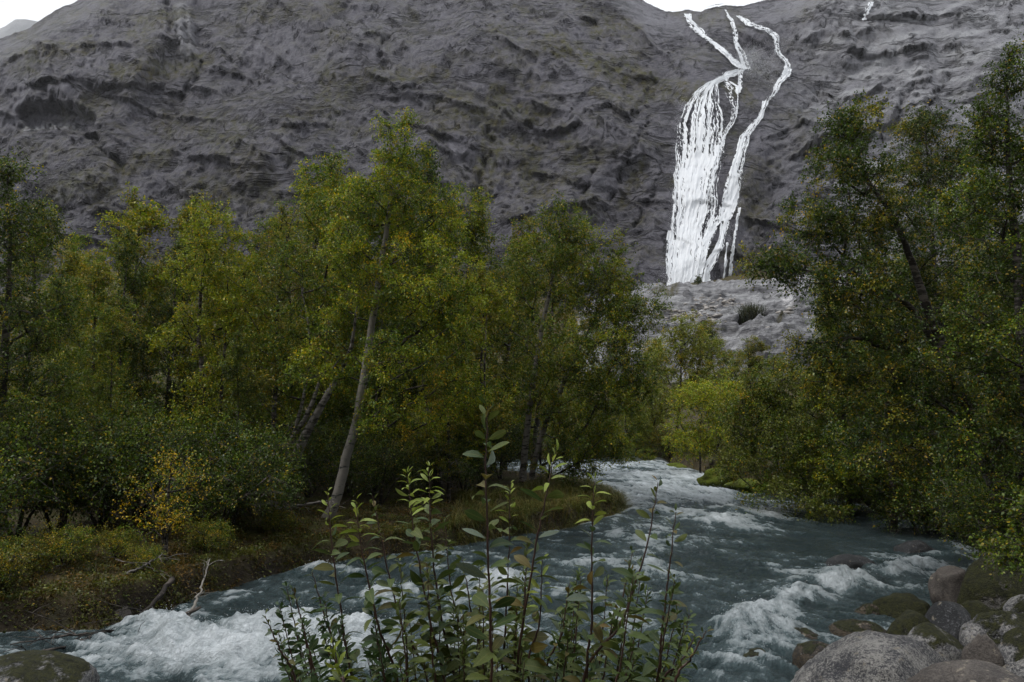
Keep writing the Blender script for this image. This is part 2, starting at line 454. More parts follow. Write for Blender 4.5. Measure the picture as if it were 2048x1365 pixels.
# ------------------------------------------------------------------ waterfall
falls = bpy.data.objects.new('waterfall', None); COL.objects.link(falls)
falls.location = tuple(on_cliff(1390, 580))
tag(falls, 'tall white waterfall fanning down the dark grey cliff in several strands', 'waterfall')
FL = np.array(falls.location)
def stream(name, rows, dens, seed, step=2.6, cell=0.85, off=0.9, fan=True):
    """rows: (q, left p, right p) or (q, p, p2); sheet of water torn into streaks"""
    s = np.array(rows, float)
    L = np.concatenate([[0], np.cumsum(np.hypot(np.diff(s[:, 0]), np.diff((s[:, 1] + s[:, 2]) / 2)))])
    nl = max(4, int(L[-1] / step))
    t = np.linspace(0, L[-1], nl)
    q = np.interp(t, L, s[:, 0]); a = np.interp(t, L, s[:, 1]); b = np.interp(t, L, s[:, 2])
    dn = np.interp(t, L, np.asarray(dens, float)) if np.ndim(dens) else np.full(nl, dens)
    w = (b - a).max(); nw = max(4, int(w / cell))
    u = np.linspace(0, 1, nw + 1)
    U = np.repeat(u[None], nl, 0); T = np.repeat(t[:, None], nw + 1, 1)
    P = a[:, None] + (b - a)[:, None] * U
    # ragged edges, wandering strands
    P = P + 4.5 * fbm(U * 5 + seed, T / 26, 3, seed) + 0.8 * fbm(U * nw * 0.4, T / 7, 2, seed + 1)
    # stream direction slants: rows are horizontal in q, good enough for falls
    Q = np.repeat(q[:, None], nw + 1, 1) + 3.0 * fbm(U * 6, T / 15, 3, seed + 2)
    O = off + 0.45 * np.clip(fbm(U * nw * 0.10, T / 60, 3, seed + 3), -0.5, 1) + 0.10 * fbm(U * nw * 0.35, T / 30, 3, seed + 5)
    V = on_cliff(P, Q, O)
    st = fbm(U * nw * 0.13, T / 150, 4, seed + 7, 0.62) + 0.40 * fbm(U * nw * 0.38, T / 60, 3, seed + 9, 0.6)
    edge = np.minimum(U, 1 - U) * 2
    keep = (1.25 * st + 0.45 * np.sqrt(edge) + dn[:, None] * 1.15 - 0.70) > 0
    hsh = np.random.default_rng(seed).random((nl, nw + 1)); hsh = 0.5 * hsh + 0.5 * np.roll(hsh, 1, 0)
    keep = (1.25 * st + 0.45 * np.sqrt(edge) + dn[:, None] * 1.15 - 0.70 + 1.1 * (hsh - 0.5) * (1.15 - 0.5 * edge)) > 0
    kk = keep[:-1, :-1] & keep[1:, 1:]
    Qd = grid_quads(nl, nw + 1)[kk.ravel()]
    if not len(Qd): return
    used = np.unique(Qd); re = np.full(len(V.reshape(-1, 3)), -1); re[used] = np.arange(len(used))
    obj(name, mesh_from(name, V.reshape(-1, 3)[used] - FL, re[Qd][:, ::-1]), M_FALLS, falls)

stream('stream', [(143, 1470, 1490), (150, 1452, 1484), (158, 1443, 1470), (168, 1428, 1448), (179, 1408, 1434), (197, 1384, 1436), (218, 1366, 1438), (254, 1353, 1444), (302, 1352, 1443), (324, 1350, 1438), (373, 1346, 1424),
                  (421, 1344, 1416), (469, 1340, 1404), (518, 1334, 1399), (566, 1332, 1394), (590, 1332, 1386)],
       [0.8, .7, .6, .75, .8, .50, .46, .46, .60, .80, .82, .80, .84, .9, .95, 1.0], 101)
stream('stream', [(300, 1420, 1446), (340, 1424, 1440), (380, 1416, 1432), (420, 1418, 1432), (445, 1412, 1430), (470, 1404, 1422), (520, 1394, 1412), (560, 1384, 1402), (585, 1378, 1400)], [.55, .5, .5, .5, .5, .55, .6, .8, .9], 140)
stream('stream', [(212, 1520, 1536), (228, 1519, 1527), (246, 1513, 1522), (261, 1498, 1512), (285, 1476, 1497), (312, 1470, 1490), (348, 1458, 1482), (385, 1447, 1479), (413, 1440, 1474), (432, 1434, 1466), (450, 1426, 1458)],
       [.6, .8, .8, .8, .8, .8, .75, .7, .65, .6, .6], 180)
stream('stream', [(448, 1422, 1442), (470, 1412, 1432), (490, 1404, 1422), (510, 1400, 1415), (537, 1388, 1404), (566, 1386, 1402), (585, 1384, 1400)], .62, 210)
stream('stream', [(446, 1440, 1458), (470, 1438, 1452), (490, 1434, 1448), (505, 1428, 1444), (530, 1412, 1432), (552, 1404, 1420), (582, 1400, 1418)], .68, 230)
stream('stream', [(33, 1366, 1382), (44, 1370, 1384), (54, 1376, 1398), (62, 1384, 1408), (72, 1400, 1416), (82, 1414, 1430), (95, 1428, 1446), (110, 1442, 1462), (126, 1458, 1480), (140, 1472, 1494)],
       [.75, .7, .65, .65, .5, .6, .65, .7, .8, .9], 250, step=1.3)
stream('stream', [(34, 1472, 1482), (42, 1482, 1500), (50, 1496, 1520), (56, 1512, 1540), (62, 1532, 1554), (72, 1545, 1558), (88, 1549, 1560), (104, 1552, 1564), (116, 1560, 1576), (126, 1568, 1582), (140, 1568, 1584), (152, 1562, 1580), (163, 1554, 1572), (172, 1548, 1562), (184, 1545, 1558), (196, 1540, 1550), (205, 1533, 1541), (216, 1526, 1534)],
       [.5, .55, .6, .6, .65, .65, .65, .6, .6, .6, .65, .6, .55, .55, .55, .4, .3, .4], 270, step=1.3)
stream('stream', [(24, 1447, 1454), (40, 1456, 1464), (58, 1466, 1474), (80, 1468, 1478), (98, 1472, 1488), (118, 1480, 1498), (140, 1486, 1502)], [.4, .45, .45, .4, .5, .55, .6], 300, step=1.4)
stream('stream', [(150, 1474, 1484), (168, 1475, 1484), (184, 1472, 1482), (198, 1470, 1477)], .55, 320, step=1.5)
stream('stream', [(154, 1444, 1460), (172, 1444, 1456), (184, 1446, 1474), (205, 1452, 1476), (225, 1462, 1474), (244, 1462, 1472), (262, 1452, 1462), (282, 1442, 1450), (302, 1436, 1446)], [.55, .5, .5, .45, .6, .6, .6, .6, .6], 330, step=1.6)
stream('stream', [(424, 1474, 1480), (450, 1470, 1475), (480, 1465, 1470), (520, 1459, 1465), (560, 1456, 1462), (588, 1456, 1461)], 1.05, 360)
stream('stream', [(495, 1449, 1454), (530, 1447, 1450), (572, 1445, 1448)], 1.0, 370)
stream('stream', [(14, 1735, 1744), (30, 1726, 1738), (46, 1720, 1730)], .6, 380, step=1.4)
stream('stream', [(-4, 1534, 1556), (4, 1524, 1540)], .8, 385, step=1.2)
stream('stream', [(8, 1430, 1450), (16, 1408, 1430)], .6, 387, step=1.2)
stream('stream', [(470, 1334, 1340), (520, 1331, 1337), (560, 1330, 1335)], .9, 390)

# spray drifting off the plunge ledge and the foot: countless droplets
def droplets(name, C, size, mat, parent=None, label=None, cat=None, kind='stuff', origin=None):
    n = len(C)
    base = np.array([[1, 1, 1], [1, -1, -1], [-1, 1, -1], [-1, -1, 1]], float) * 0.6
    V = C[:, None, :] + base[None] * size[:, None, None]
    if origin is not None: V = V - origin
    i = np.arange(n)[:, None, None] * 4
    T = np.array([[0, 1, 2], [0, 3, 1], [0, 2, 3], [1, 3, 2]])[None] + i
    o = obj(name, mesh_from(name, V.reshape(-1, 3), Ft=T.reshape(-1, 3)), mat, parent)
    if kind: o['kind'] = kind
    return o
def cloud(p, q, sp, sq, n, amp):
    P = p + sp * rng.normal(size=n); Q = q + sq * rng.normal(size=n)
    return on_cliff(P, Q, 1 + amp * rng.random(n))
C = np.concatenate([cloud(1496, 148, 12, 9, 4200, 9), cloud(1515, 160, 20, 13, 4200, 9), cloud(1480, 135, 8, 6, 1800, 5), cloud(1555, 98, 16, 7, 800, 6), cloud(1360, 575, 26, 9, 1500, 5), cloud(1540, 195, 8, 12, 600, 5)] + [cloud(p_, q_, 4, 12, 330, 2.5) for p_, q_ in ((1362, 225), (1353, 265), (1351, 310), (1348, 360), (1345, 410), (1341, 460), (1336, 510), (1333, 555), (1444, 270), (1440, 320), (1425, 370), (1418, 420), (1484, 320), (1478, 370), (1470, 420), (1452, 470))])
droplets('spray', C, 0.03 + 0.035 * rng.random(len(C)), M_FALLS, falls, origin=FL)

# ------------------------------------------------------------------ far mountain in the cloud
px = np.linspace(-900, 900, 90); HY = 3600.0
fx_, _ = rays(px, 0)
top = np.interp(px, [-900, -300, 0, 35, 80, 140, 300, 600, 900], [60, 120, 60, 36, 44, 58, 110, 200, 300])
rows = []
for t in np.linspace(0, 1, 40):
    a, b = rays(px, top + (520 - top) * t)
    Y = HY - 900 * t + 100 * fbm(px / 60, px * 0 + t * 9, 4, 7)
    rows.append(np.stack([a * Y, Y, CAM_Z + b * Y], -1))
back = rows[0].copy(); back[:, 1] += 500; back[:, 2] -= 90
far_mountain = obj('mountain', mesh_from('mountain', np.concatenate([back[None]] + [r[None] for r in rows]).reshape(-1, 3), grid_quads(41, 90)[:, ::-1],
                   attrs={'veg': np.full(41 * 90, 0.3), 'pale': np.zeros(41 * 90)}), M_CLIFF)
tag(far_mountain, kind='structure')
# ------------------------------------------------------------------ river bed and banks
def wz(y):
    return 0.03 * np.maximum(0, np.asarray(y, float) - 14)

def on_water(px, py):
    """where the sight line of a pixel meets the river's surface"""
    a, b = rays(px, py); a = float(a); b = float(b)
    y = 3.0 / -b if b < 0 else 1e3
    if y > 14: y = 3.42 / (0.03 - b)
    return (a * y, y)

LEFT = [(-700, 1330), (-200, 1285), (0, 1272), (190, 1262), (330, 1214), (420, 1190), (520, 1163), (600, 1140), (700, 1122), (860, 1106), (1000, 1078), (1100, 1066), (1200, 1042), (1256, 1022), (1250, 1006), (1190, 985), (1090, 968), (960, 956), (800, 950), (500, 948)]
RIGHT = [(500, 924), (900, 924), (1150, 922), (1275, 918), (1335, 923), (1348, 940), (1405, 945), (1420, 962), (1480, 972), (1560, 990), (1700, 1006), (1790, 1030), (1900, 1062), (1960, 1110), (1930, 1190), (1860, 1235), (1770, 1290), (1640, 1345)]
RIV = [on_water(*p) for p in LEFT] + [on_water(*p) for p in RIGHT] + [(2.6, 7.6), (0.5, 7.0), (-3.0, 6.8), (-4.6, 7.4), (-7.0, 6.0), (-14, 5.5)]

def inside(X, Y, poly):
    r = np.zeros(np.shape(X), bool)
    for (x1, y1), (x2, y2) in zip(poly, poly[1:] + poly[:1]):
        c = ((y1 > Y) != (y2 > Y)) & (X < (x2 - x1) * (Y - y1) / (y2 - y1 + 1e-12) + x1)
        r ^= c
    return r

def river_sd(X, Y):
    d, _ = poly_dist(X, Y, RIV + RIV[:1])
    return np.where(inside(X, Y, RIV), -d, d)

def ground(X, Y, d=None):
    X = np.asarray(X, float); Y = np.asarray(Y, float)
    if d is None: d = river_sd(X, Y)
    d = d + 0.30 * fbm(X / 1.3, Y / 1.3, 3, 41)
    left = sstep(3.5, 2.0, X - 0.02 * Y) * sstep(7, 9, Y) + sstep(28, 32, Y)
    left = np.clip(left, 0, 1)
    out = left * (0.46 * sstep(-0.05, 0.22, d) + 0.30 * sstep(0.3, 3.0, d) + 0.5 * sstep(3, 14, d))
    out = out + (1 - left) * (0.10 * sstep(0, 0.3, d) + 0.55 * sstep(0.2, 3.5, d) + 0.8 * sstep(3, 12, d))
    near = 1.42 * sstep(7.6, 3.8, Y) * sstep(-9, -5, X + 0.0 * Y)
    out = np.maximum(out, near * (d > -0.3))
    bed = -0.12 - 0.9 * sstep(0, 1.8, -d)
    z = np.where(d > 0, out, bed * sstep(0, 0.2, -d))
    z = z + wz(Y) + np.where(d > 0, 1, 0.4) * (0.10 * fbm(X / 1.1, Y / 1.1, 4, 43) + 0.07 * fbm(X / 0.4, Y / 0.4, 3, 46) + 0.22 * fbm(X / 5, Y / 5, 3, 44) * sstep(0.3, 3, d))
    far = np.interp(Y, [48, 75, 110, 150, 185, 215], [0, 1.5, 5.0, 13.0, 27.0, 40.0])
    z = z + far * (0.9 + 0.25 * fbm(X / 40, Y / 40, 3, 45))
    return z

def mat_ground():
    n = NT('mossy_soil')
    v = n.coord()
    a = n.noise(v, 1.3, 5, 0.6); b = n.noise(v, 6.0, 5, 0.65)
    c = n.ramp(a, [(0.3, (0.030, 0.024, 0.014)), (0.5, (0.055, 0.042, 0.018)), (0.62, (0.060, 0.062, 0.018)), (0.8, (0.085, 0.088, 0.022))])
    c = n.mix(n.ramp(b, [(0.45, 0.0), (0.75, 0.6)]), c, (0.072, 0.050, 0.018))
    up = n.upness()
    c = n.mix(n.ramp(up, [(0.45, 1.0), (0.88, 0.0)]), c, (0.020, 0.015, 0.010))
    h = n.math('ADD', n.noise(v, 5, 6, 0.7), n.math('MULTIPLY', n.noise(v, 28, 4, 0.7), 0.35))
    return n.done(n.bsdf(c, 0.8, 0.25, n.bump(h, 0.9, 0.10)))
M_GROUND = mat_ground()

ys = np.concatenate([np.linspace(-14, 3.5, 26), np.geomspace(3.7, 64, 235), np.geomspace(65, 212, 60)])
ts = np.concatenate([np.linspace(-3.2, -0.95, 26), np.linspace(-0.93, 0.93, 265), np.linspace(0.95, 3.2, 26)])
GY = np.repeat(ys[:, None], len(ts), 1)
GX = ts[None, :] * (np.abs(GY) * 0.92 + 4.0)
GZ = ground(GX, GY)
GZ[0] -= 0.0
gr = obj('ground', mesh_from('ground', np.stack([GX, GY, GZ], -1).reshape(-1, 3), grid_quads(len(ys), len(ts))), M_GROUND)
tag(gr, kind='structure')

def gz(x, y):
    return float(ground(np.array([x]), np.array([y]))[0])

# ------------------------------------------------------------------ river
def mat_river():
    n = NT('glacier_river_water')
    v = n.coord()
    fl = n.attr('flow', 'Vector')
    f = n.attr('foam')
    f0 = n.noise(fl, 0.8, 4, 0.6, 0.5)
    f1 = n.noise(fl, 2.6, 7, 0.70, 0.7)
    f2 = n.noise(fl, 13.0, 6, 0.72, 0.4)
    mk = n.math('ADD', n.math('ADD', n.math('MULTIPLY', f0, 0.75), n.math('MULTIPLY', f1, 1.0)), n.math('MULTIPLY', f2, 0.42))
    mk = n.math('ADD', n.math('SUBTRACT', mk, 0.99), f)
    fo = n.ramp(mk, [(0.26, 0.0), (0.46, 0.16), (0.70, 0.66), (0.92, 1.0)])
    deep = n.mix(n.noise(v, 0.7, 3), (0.014, 0.028, 0.031), (0.030, 0.052, 0.056))
    c = n.mix(n.ramp(fo, [(0.0, 0.0), (0.35, 1.0)]), deep, (0.105, 0.15, 0.16))
    c = n.mix(n.ramp(fo, [(0.22, 0.0), (1.0, 1.0)]), c, (0.74, 0.79, 0.82))
    ro = n.math('ADD', n.math('MULTIPLY', fo, 0.5), 0.12)
    h = n.math('ADD', n.math('MULTIPLY', n.noise(fl, 3.0, 6, 0.65, 1.0), 1.0), n.math('MULTIPLY', n.noise(v, 15, 6, 0.7, 0.8), 0.45))
    return n.done(n.bsdf(c, ro, 0.42, n.bump(h, 1.0, 0.22)))
M_RIVER = mat_river()

def wline(pts): return [on_water(*p) for p in pts]
CRESTS = [  # pixel line on the water, height, width m, foam strength, far-side(-)/near-side(+) reach
    ([(1420, 1312), (1500, 1252), (1600, 1200), (1700, 1165), (1820, 1146), (1890, 1130)], 0.26, 0.42, 0.62, 1.1),
    ([(150, 1310), (250, 1290), (330, 1276), (420, 1290), (500, 1280), (570, 1268), (700, 1280), (820, 1268)], 0.34, 0.40, 0.75, 1.8),
    ([(1440, 1300), (1530, 1275), (1620, 1292)], 0.24, 0.35, 0.6, 0.9),
    ([(1230, 966), (1330, 955), (1450, 972)], 0.22, 0.9, 0.4, 2.0),
    ([(1240, 1000), (1340, 990), (1500, 1003)], 0.20, 0.8, 0.4, 2.0),
    ([(1400, 1062), (1480, 1034), (1600, 1046)], 0.20, 0.6, 0.5, 1.6),
    ([(1240, 1060), (1330, 1085), (1440, 1100)], 0.15, 0.5, 0.35, 1.3),
    ([(930, 1190), (1000, 1172), (1070, 1190)], 0.22, 0.45, 0.7, 1.5),
    ([(700, 1205), (800, 1196), (900, 1210)], 0.16, 0.4, 0.5, 1.0),
    ([(560, 1165), (650, 1150), (740, 1162)], 0.14, 0.4, 0.4, 0.8),
    ([(1150, 1150), (1240, 1130), (1340, 1150)], 0.14, 0.5, 0.35, 1.0),
    ([(330, 1236), (420, 1222), (500, 1205)], 0.14, 0.35, 0.3, 0.7),
    ([(1690, 1262), (1600, 1256)], 0.1, 0.3, 0.3, 0.6),
]
FOAM = [(420, 1335, 330, 42, .62), (700, 1330, 250, 40, .5), (1330, 985, 150, 48, .62), (1292, 930, 60, 12, .55), (1480, 1035, 130, 36, .28), (1000, 1205, 80, 40, .45), (980, 1280, 160, 40, .35),
        (1490, 1325, 110, 40, .45), (900, 1130, 60, 14, .15), (650, 1160, 50, 12, .2), (1180, 1120, 120, 25, .12), (1130, 950, 100, 18, .55), (1330, 1180, 120, 50, .12), (1720, 1160, 150, 16, .2),
        (1650, 1092, 170, 28, -.38), (430, 1225, 140, 22, -.22), (1080, 1112, 110, 26, -.18), (1820, 1060, 120, 30, -.35), (1620, 1236, 110, 18, -.22), (1820, 1210, 120, 22, -.25), (760, 1130, 120, 10, -.2)]
def river_surface(X, Y):
    Z0 = wz(Y)
    P, Q = project(X, Y, Z0)
    ang = np.radians(np.interp(Y, [6, 12, 20, 30, 45], [52, 40, 28, 12, -8]))
    s = -np.sin(ang) * X - np.cos(ang) * Y; c = np.cos(ang) * X - np.sin(ang) * Y
    base = np.zeros_like(X)
    for p, q, sp, sq, a in FOAM:
        base += a * np.exp(-((P - p) / sp) ** 2 - ((Q - q) / sq) ** 2)
    rough = np.clip(0.55 + 0.9 * base, 0.25, 1.3)
    wx = c + 0.45 * fbm(c / 1.5, s / 1.5, 3, 201); wy = s + 0.35 * fbm(c / 1.4, s / 1.4, 3, 202)
    b1 = 1 - 2 * np.abs(fbm(wx / 2.3, wy / 1.4, 2, 203))
    b2 = 1 - 2 * np.abs(fbm(wx / 0.95, wy / 0.6, 3, 204))
    b3 = 1 - 2 * np.abs(fbm(wx / 0.36, wy / 0.24, 3, 205))
    h = rough * (0.16 * b1 + 0.12 * b2 + 0.055 * b3) + 0.020 * fbm(X / 0.13, Y / 0.13, 3, 206)
    foam = 0.03 + 0.50 * base + 0.42 * (b1 * 0.6 + b2 * 0.6 + b3 * 0.35 - 0.45)
    for pts, H, wd, fs, reach in CRESTS:
        w = wline(pts)
        d, par = poly_dist(X + 0.22 * fbm(X / 0.8, Y / 0.8, 3, 210), Y + 0.30 * fbm(X / 0.7, Y / 0.7, 4, 211), w)
        yl = np.interp(X, *zip(*sorted(w)))
        side = yl - Y                                # > 0 on the near, downstream side
        end = sstep(0, 0.15, par) * sstep(1, 0.85, par)
        prof = np.where(side > 0, np.exp(-(d / (wd * 1.3)) ** 2), np.exp(-(d / wd) ** 2))
        rag = 1 + 0.5 * fbm(X / 0.18, Y / 0.18, 3, 212)
        h = h + 0.62 * H * end * prof * rag
        foam = foam + 0.75 * fs * end * np.where(side > -0.1, np.exp(-d / (0.55 * reach)), np.exp(-d / 0.16)) * (0.75 + 0.9 * fbm(c / 0.5, s / 1.2, 3, 214))
    # water piling against the stones
    ed = river_sd(X, Y)
    foam = foam + 0.22 * np.exp(-(ed / 0.35) ** 2) * (fbm(X / 0.5, Y / 0.5, 3, 213) > -0.1) * (X > 1.0)
    h = h * sstep(0.4, -0.5, ed)
    foam = np.where(foam > 0.35, 0.35 + 0.36 * np.tanh((foam - 0.35) / 0.36), foam)
    return Z0 + h - 0.02, foam, np.stack([c, s * 0.42, 0.3 * h], -1)
wy_ = np.geomspace(5.2, 60, 520); wt = np.linspace(-0.92, 0.92, 640)
WY = np.repeat(wy_[:, None], len(wt), 1); WX = wt[None, :] * WY
sdw = river_sd(WX, WY)
WZ, WF, WFL = river_surface(WX, WY)
q4 = grid_quads(len(wy_), len(wt))
okv = (sdw < 0.55).ravel()
q4 = q4[okv[q4].all(1)]
used = np.unique(q4); re = np.full(WX.size, -1); re[used] = np.arange(len(used))
RV = np.stack([WX, WY, WZ], -1).reshape(-1, 3)
rv = obj('river', mesh_from('river', RV[used], re[q4], attrs={'foam': WF.ravel()[used], 'flow': WFL.reshape(-1, 3)[used]}), M_RIVER)
tag(rv, kind='structure')
# splashes torn off the crests
cand = np.where(okv & (WF.ravel() > 0.5) & (WY.ravel() < 30))[0]
pr = np.clip(WF.ravel()[cand] - 0.45, 0, 1) ** 1.5
pick = rng.choice(cand, 4200, p=pr / pr.sum())
C = RV[pick] + np.stack([rng.normal(size=4200) * 0.06, rng.normal(size=4200) * 0.06, np.abs(rng.normal(size=4200)) * 0.055], -1)
M_SPRAY = (lambda n: n.done(n.bsdf((0.78, 0.82, 0.85), 0.25, 0.5)))(NT('water_spray'))
droplets('splash_spray', C, (0.0025 + 0.005 * rng.random(4200) ** 2) * (0.5 + RV[pick][:, 1] / 18), M_SPRAY)

# ------------------------------------------------------------------ bare rock slab below the falls
def mat_slab():
    n = NT('washed_slab_rock')
    v = n.coord(); vs = n.coord((0.25, 0.6, 2.2))
    c = n.ramp(n.noise(vs, 0.35, 6, 0.65, 0.7), [(0.34, (0.09, 0.088, 0.097)), (0.5, (0.24, 0.238, 0.246)), (0.66, (0.43, 0.43, 0.438))])
    c = n.mix(n.ramp(n.noise(v, 0.6, 6, 0.75), [(0.60, 0.0), (0.70, 0.9)]), c, (0.10, 0.085, 0.06))
    c = n.mix(n.attr('veg'), c, (0.075, 0.068, 0.028))
    c = n.mix(n.attr('pale'), c, (0.62, 0.60, 0.60))
    return n.done(n.bsdf(c, 0.45, 0.2, n.bump(n.noise(vs, 0.8, 8, 0.7, 1.0), 1.0, 1.2)))
M_SLAB = mat_slab()
sp_ = np.linspace(1150, 1840, 260)
cr = np.interp(sp_, [1150, 1230, 1290, 1340, 1400, 1480, 1540, 1620, 1700, 1840], [640, 600, 590, 584, 578, 574, 570, 564, 566, 585]) + 2.0 * fbm(sp_ / 24, sp_ * 0, 3, 8)
st_ = np.linspace(0, 1, 110)
SPP = np.repeat(sp_[None], 110, 0); SQ = cr[None] + (790 - cr[None]) * st_[:, None]
sa, sb = rays(SPP, SQ)
SY = 178 - 66 * st_[:, None] ** 0.8 + 4 * fbm(SPP / 120, SQ / 60, 3, 9)
SY = SY + 14 * (1 - sstep(0, 0.12, st_[:, None])) ** 2
d1 = 2.6 * (1 - np.abs(fbm(SPP / 46 + SQ / 40, SQ / 15, 5, 10)))
ph = (SQ + 9 * fbm(SPP / 70, SQ / 30, 3, 12) + 0.10 * SPP) / 19; fph = ph - np.floor(ph)
d1 += 2.2 * sstep(0, 0.12, fph) * (1 - fph) * sstep(-0.1, 0.3, fbm(SPP / 60, SQ / 20, 2, 13))
# the rounded block with the tussock, and the cleft beside it
blk = 1 - ((SPP - 1560) / 95) ** 2 - ((SQ - 705) / 48) ** 2
d1 += 4.0 * np.sqrt(np.clip(blk, 0, 1))
d1 -= 2.5 * stroke(SPP, SQ, [(1465, 668), (1478, 655), (1500, 652), (1525, 658)], 6)
SYd = SY - 0.8 * d1; SZ = CAM_Z + sb * SY + 0.6 * d1
sveg = np.maximum(stroke(SPP, SQ + 3 * fbm(SPP / 9, SQ / 9, 3, 3), [(1310, 606), (1345, 598)], 12), stroke(SPP, SQ, [(1540, 690), (1555, 672), (1575, 655)], 6))
sveg = np.maximum(sveg, stroke(SPP, SQ, [(1285, 588), (1350, 585)], 5)); sveg = np.maximum(sveg, 0.7 * stroke(SPP, SQ, [(1540, 638), (1585, 634)], 7))
spale = 0.8 * stroke(SPP + 5 * fbm(SPP / 9, SQ / 6, 3, 4), SQ, [(1540, 578), (1562, 600), (1572, 625)], 14) * sstep(-0.3, 0.2, fbm(SPP / 12, SQ / 4, 3, 5))
slab = obj('rock_slab', mesh_from('rock_slab', np.stack([sa * SY, SYd, SZ], -1).reshape(-1, 3), grid_quads(110, 260)[:, ::-1], attrs={'veg': (sveg * sstep(-0.4, 0.1, fbm(SPP / 6, SQ / 6, 3, 6))).ravel(), 'pale': spale.ravel()}), M_SLAB)
tag(slab, kind='structure')
# broken stones scattered on the slab
def on_slab(p, q):
    i = (np.clip((p - sp_[0]) / (sp_[1] - sp_[0]), 0, 258)).astype(int)
    r = np.clip(((q - cr[i]) / (790 - cr[i]) * 109), 0, 109).astype(int)
    return np.stack([(sa * SY)[r, i], SYd[r, i], SZ[r, i]], -1)
n_ = 420
rp = np.concatenate([rng.normal(1405, 16, 180), rng.normal(1452, 12, 90), rng.normal(1345, 22, 90), rng.normal(1560, 14, 60)])
rq = np.concatenate([645 + 16 * rng.normal(size=180), 624 + 5 * rng.normal(size=90), 649 + 4 * rng.normal(size=90), 660 - (rp[360:] - 1560) * 1.1 + 4 * rng.normal(size=60)])
sc = on_slab(rp, rq)
ico = bmesh.new(); bmesh.ops.create_icosphere(ico, subdivisions=1, radius=1.0)
iv = np.array([v.co[:] for v in ico.verts]); it = np.array([[v.index for v in f.verts] for f in ico.faces]); ico.free()
scal = (0.16 + 0.42 * rng.random((n_, 1, 1)) ** 2) * np.array([1.2, 1.0, 0.55]) * (0.7 + 0.6 * rng.random((n_, 1, 3)))
SV = sc[:, None, :] + iv[None] * (0.75 + 0.5 * rng.random((n_, 12, 1))) * scal
ST = it[None] + np.arange(n_)[:, None, None] * len(iv)
M_RUBBLE = (lambda n: n.done(n.bsdf(n.mix(n.noise(n.coord(), 0.8, 3), (0.16, 0.13, 0.10), (0.52, 0.50, 0.48)), 0.7, 0.3)))(NT('rubble_stone'))
rb = obj('rubble', mesh_from('rubble', SV.reshape(-1, 3), Ft=ST.reshape(-1, 3), smooth=False), M_RUBBLE)
tag(rb, kind='stuff')

# ------------------------------------------------------------------ boulders
def mat_boulder(name, dark, light, speck=1.0, moss=0.5, wet=0.0, shift=0.0):
    n = NT(name)
    v = n.coord()
    oi = n.n('ShaderNodeObjectInfo')
    va = n.n('ShaderNodeVectorMath', operation='ADD'); n.l(v, va.inputs[0]); n.l(oi.outputs['Location'], va.inputs[1])
    v = va.outputs[0]
    a = n.noise(v, 34, 5, 0.8, 0.6); b = n.noise(v, 3.0, 4, 0.6); d = n.noise(v, 80, 3, 0.7)
    m = n.math('ADD', n.math('MULTIPLY', a, 0.75), n.math('MULTIPLY', b, 0.35)); m = n.math('ADD', m, n.math('MULTIPLY', d, 0.25))
    lo = 0.69 + shift - 0.06; hi = 0.69 + shift + 0.06
    c = n.mix(n.ramp(m, [(lo, 0.0), (hi, 1.0)]), dark, light)
    c = n.mix(n.ramp(n.noise(v, 9, 3, 0.6), [(0.62, 0.0), (0.68, 0.7)]), c, (0.30, 0.26, 0.20))
    if moss > 0:
        mm = n.math('ADD', n.math('MULTIPLY', n.noise(v, 2.6, 5, 0.65), 1.3), n.math('MULTIPLY', n.upness(), 0.45))
        mm = n.ramp(mm, [(1.12 - 0.5 * moss, 0.0), (1.22 - 0.5 * moss, 1.0)])
        mc = n.mix(n.ramp(n.noise(v, 16, 5, 0.75), [(0.35, 0.0), (0.68, 1.0)]), (0.010, 0.012, 0.004), (0.060, 0.062, 0.010))
        c = n.mix(mm, c, mc)
        ro = n.math('ADD', n.math('MULTIPLY', mm, 0.3), 0.6 - 0.35 * wet)
        h = n.math('ADD', n.math('MULTIPLY', m, 0.5), n.math('MULTIPLY', n.math('MULTIPLY', n.noise(v, 40, 3, 0.7), mm), 1.6))
    else:
        ro = 0.6 - 0.35 * wet; h = m
    return n.done(n.bsdf(c, ro, 0.4, n.bump(h, 1.0, 0.07)))
MB = {
    'granite': mat_boulder('granite', (0.045, 0.045, 0.052), (0.36, 0.345, 0.32), 1.2, 0.0),
    'granite_moss': mat_boulder('mossy_granite', (0.05, 0.05, 0.055), (0.29, 0.28, 0.27), 1.0, 0.42),
    'moss': mat_boulder('moss_boulder', (0.05, 0.045, 0.04), (0.15, 0.14, 0.13), 1.0, 1.02),
    'brown': mat_boulder('brown_stone', (0.050, 0.042, 0.037), (0.120, 0.103, 0.09), 0.8, 0.05),
    'dark': mat_boulder('dark_stone', (0.016, 0.017, 0.019), (0.20, 0.20, 0.21), 1.6, 0.1, 0.4, 0.09),
    'wet': mat_boulder('wet_stone', (0.022, 0.018, 0.014), (0.085, 0.064, 0.040), 0.8, 0.3, 1.0),
}
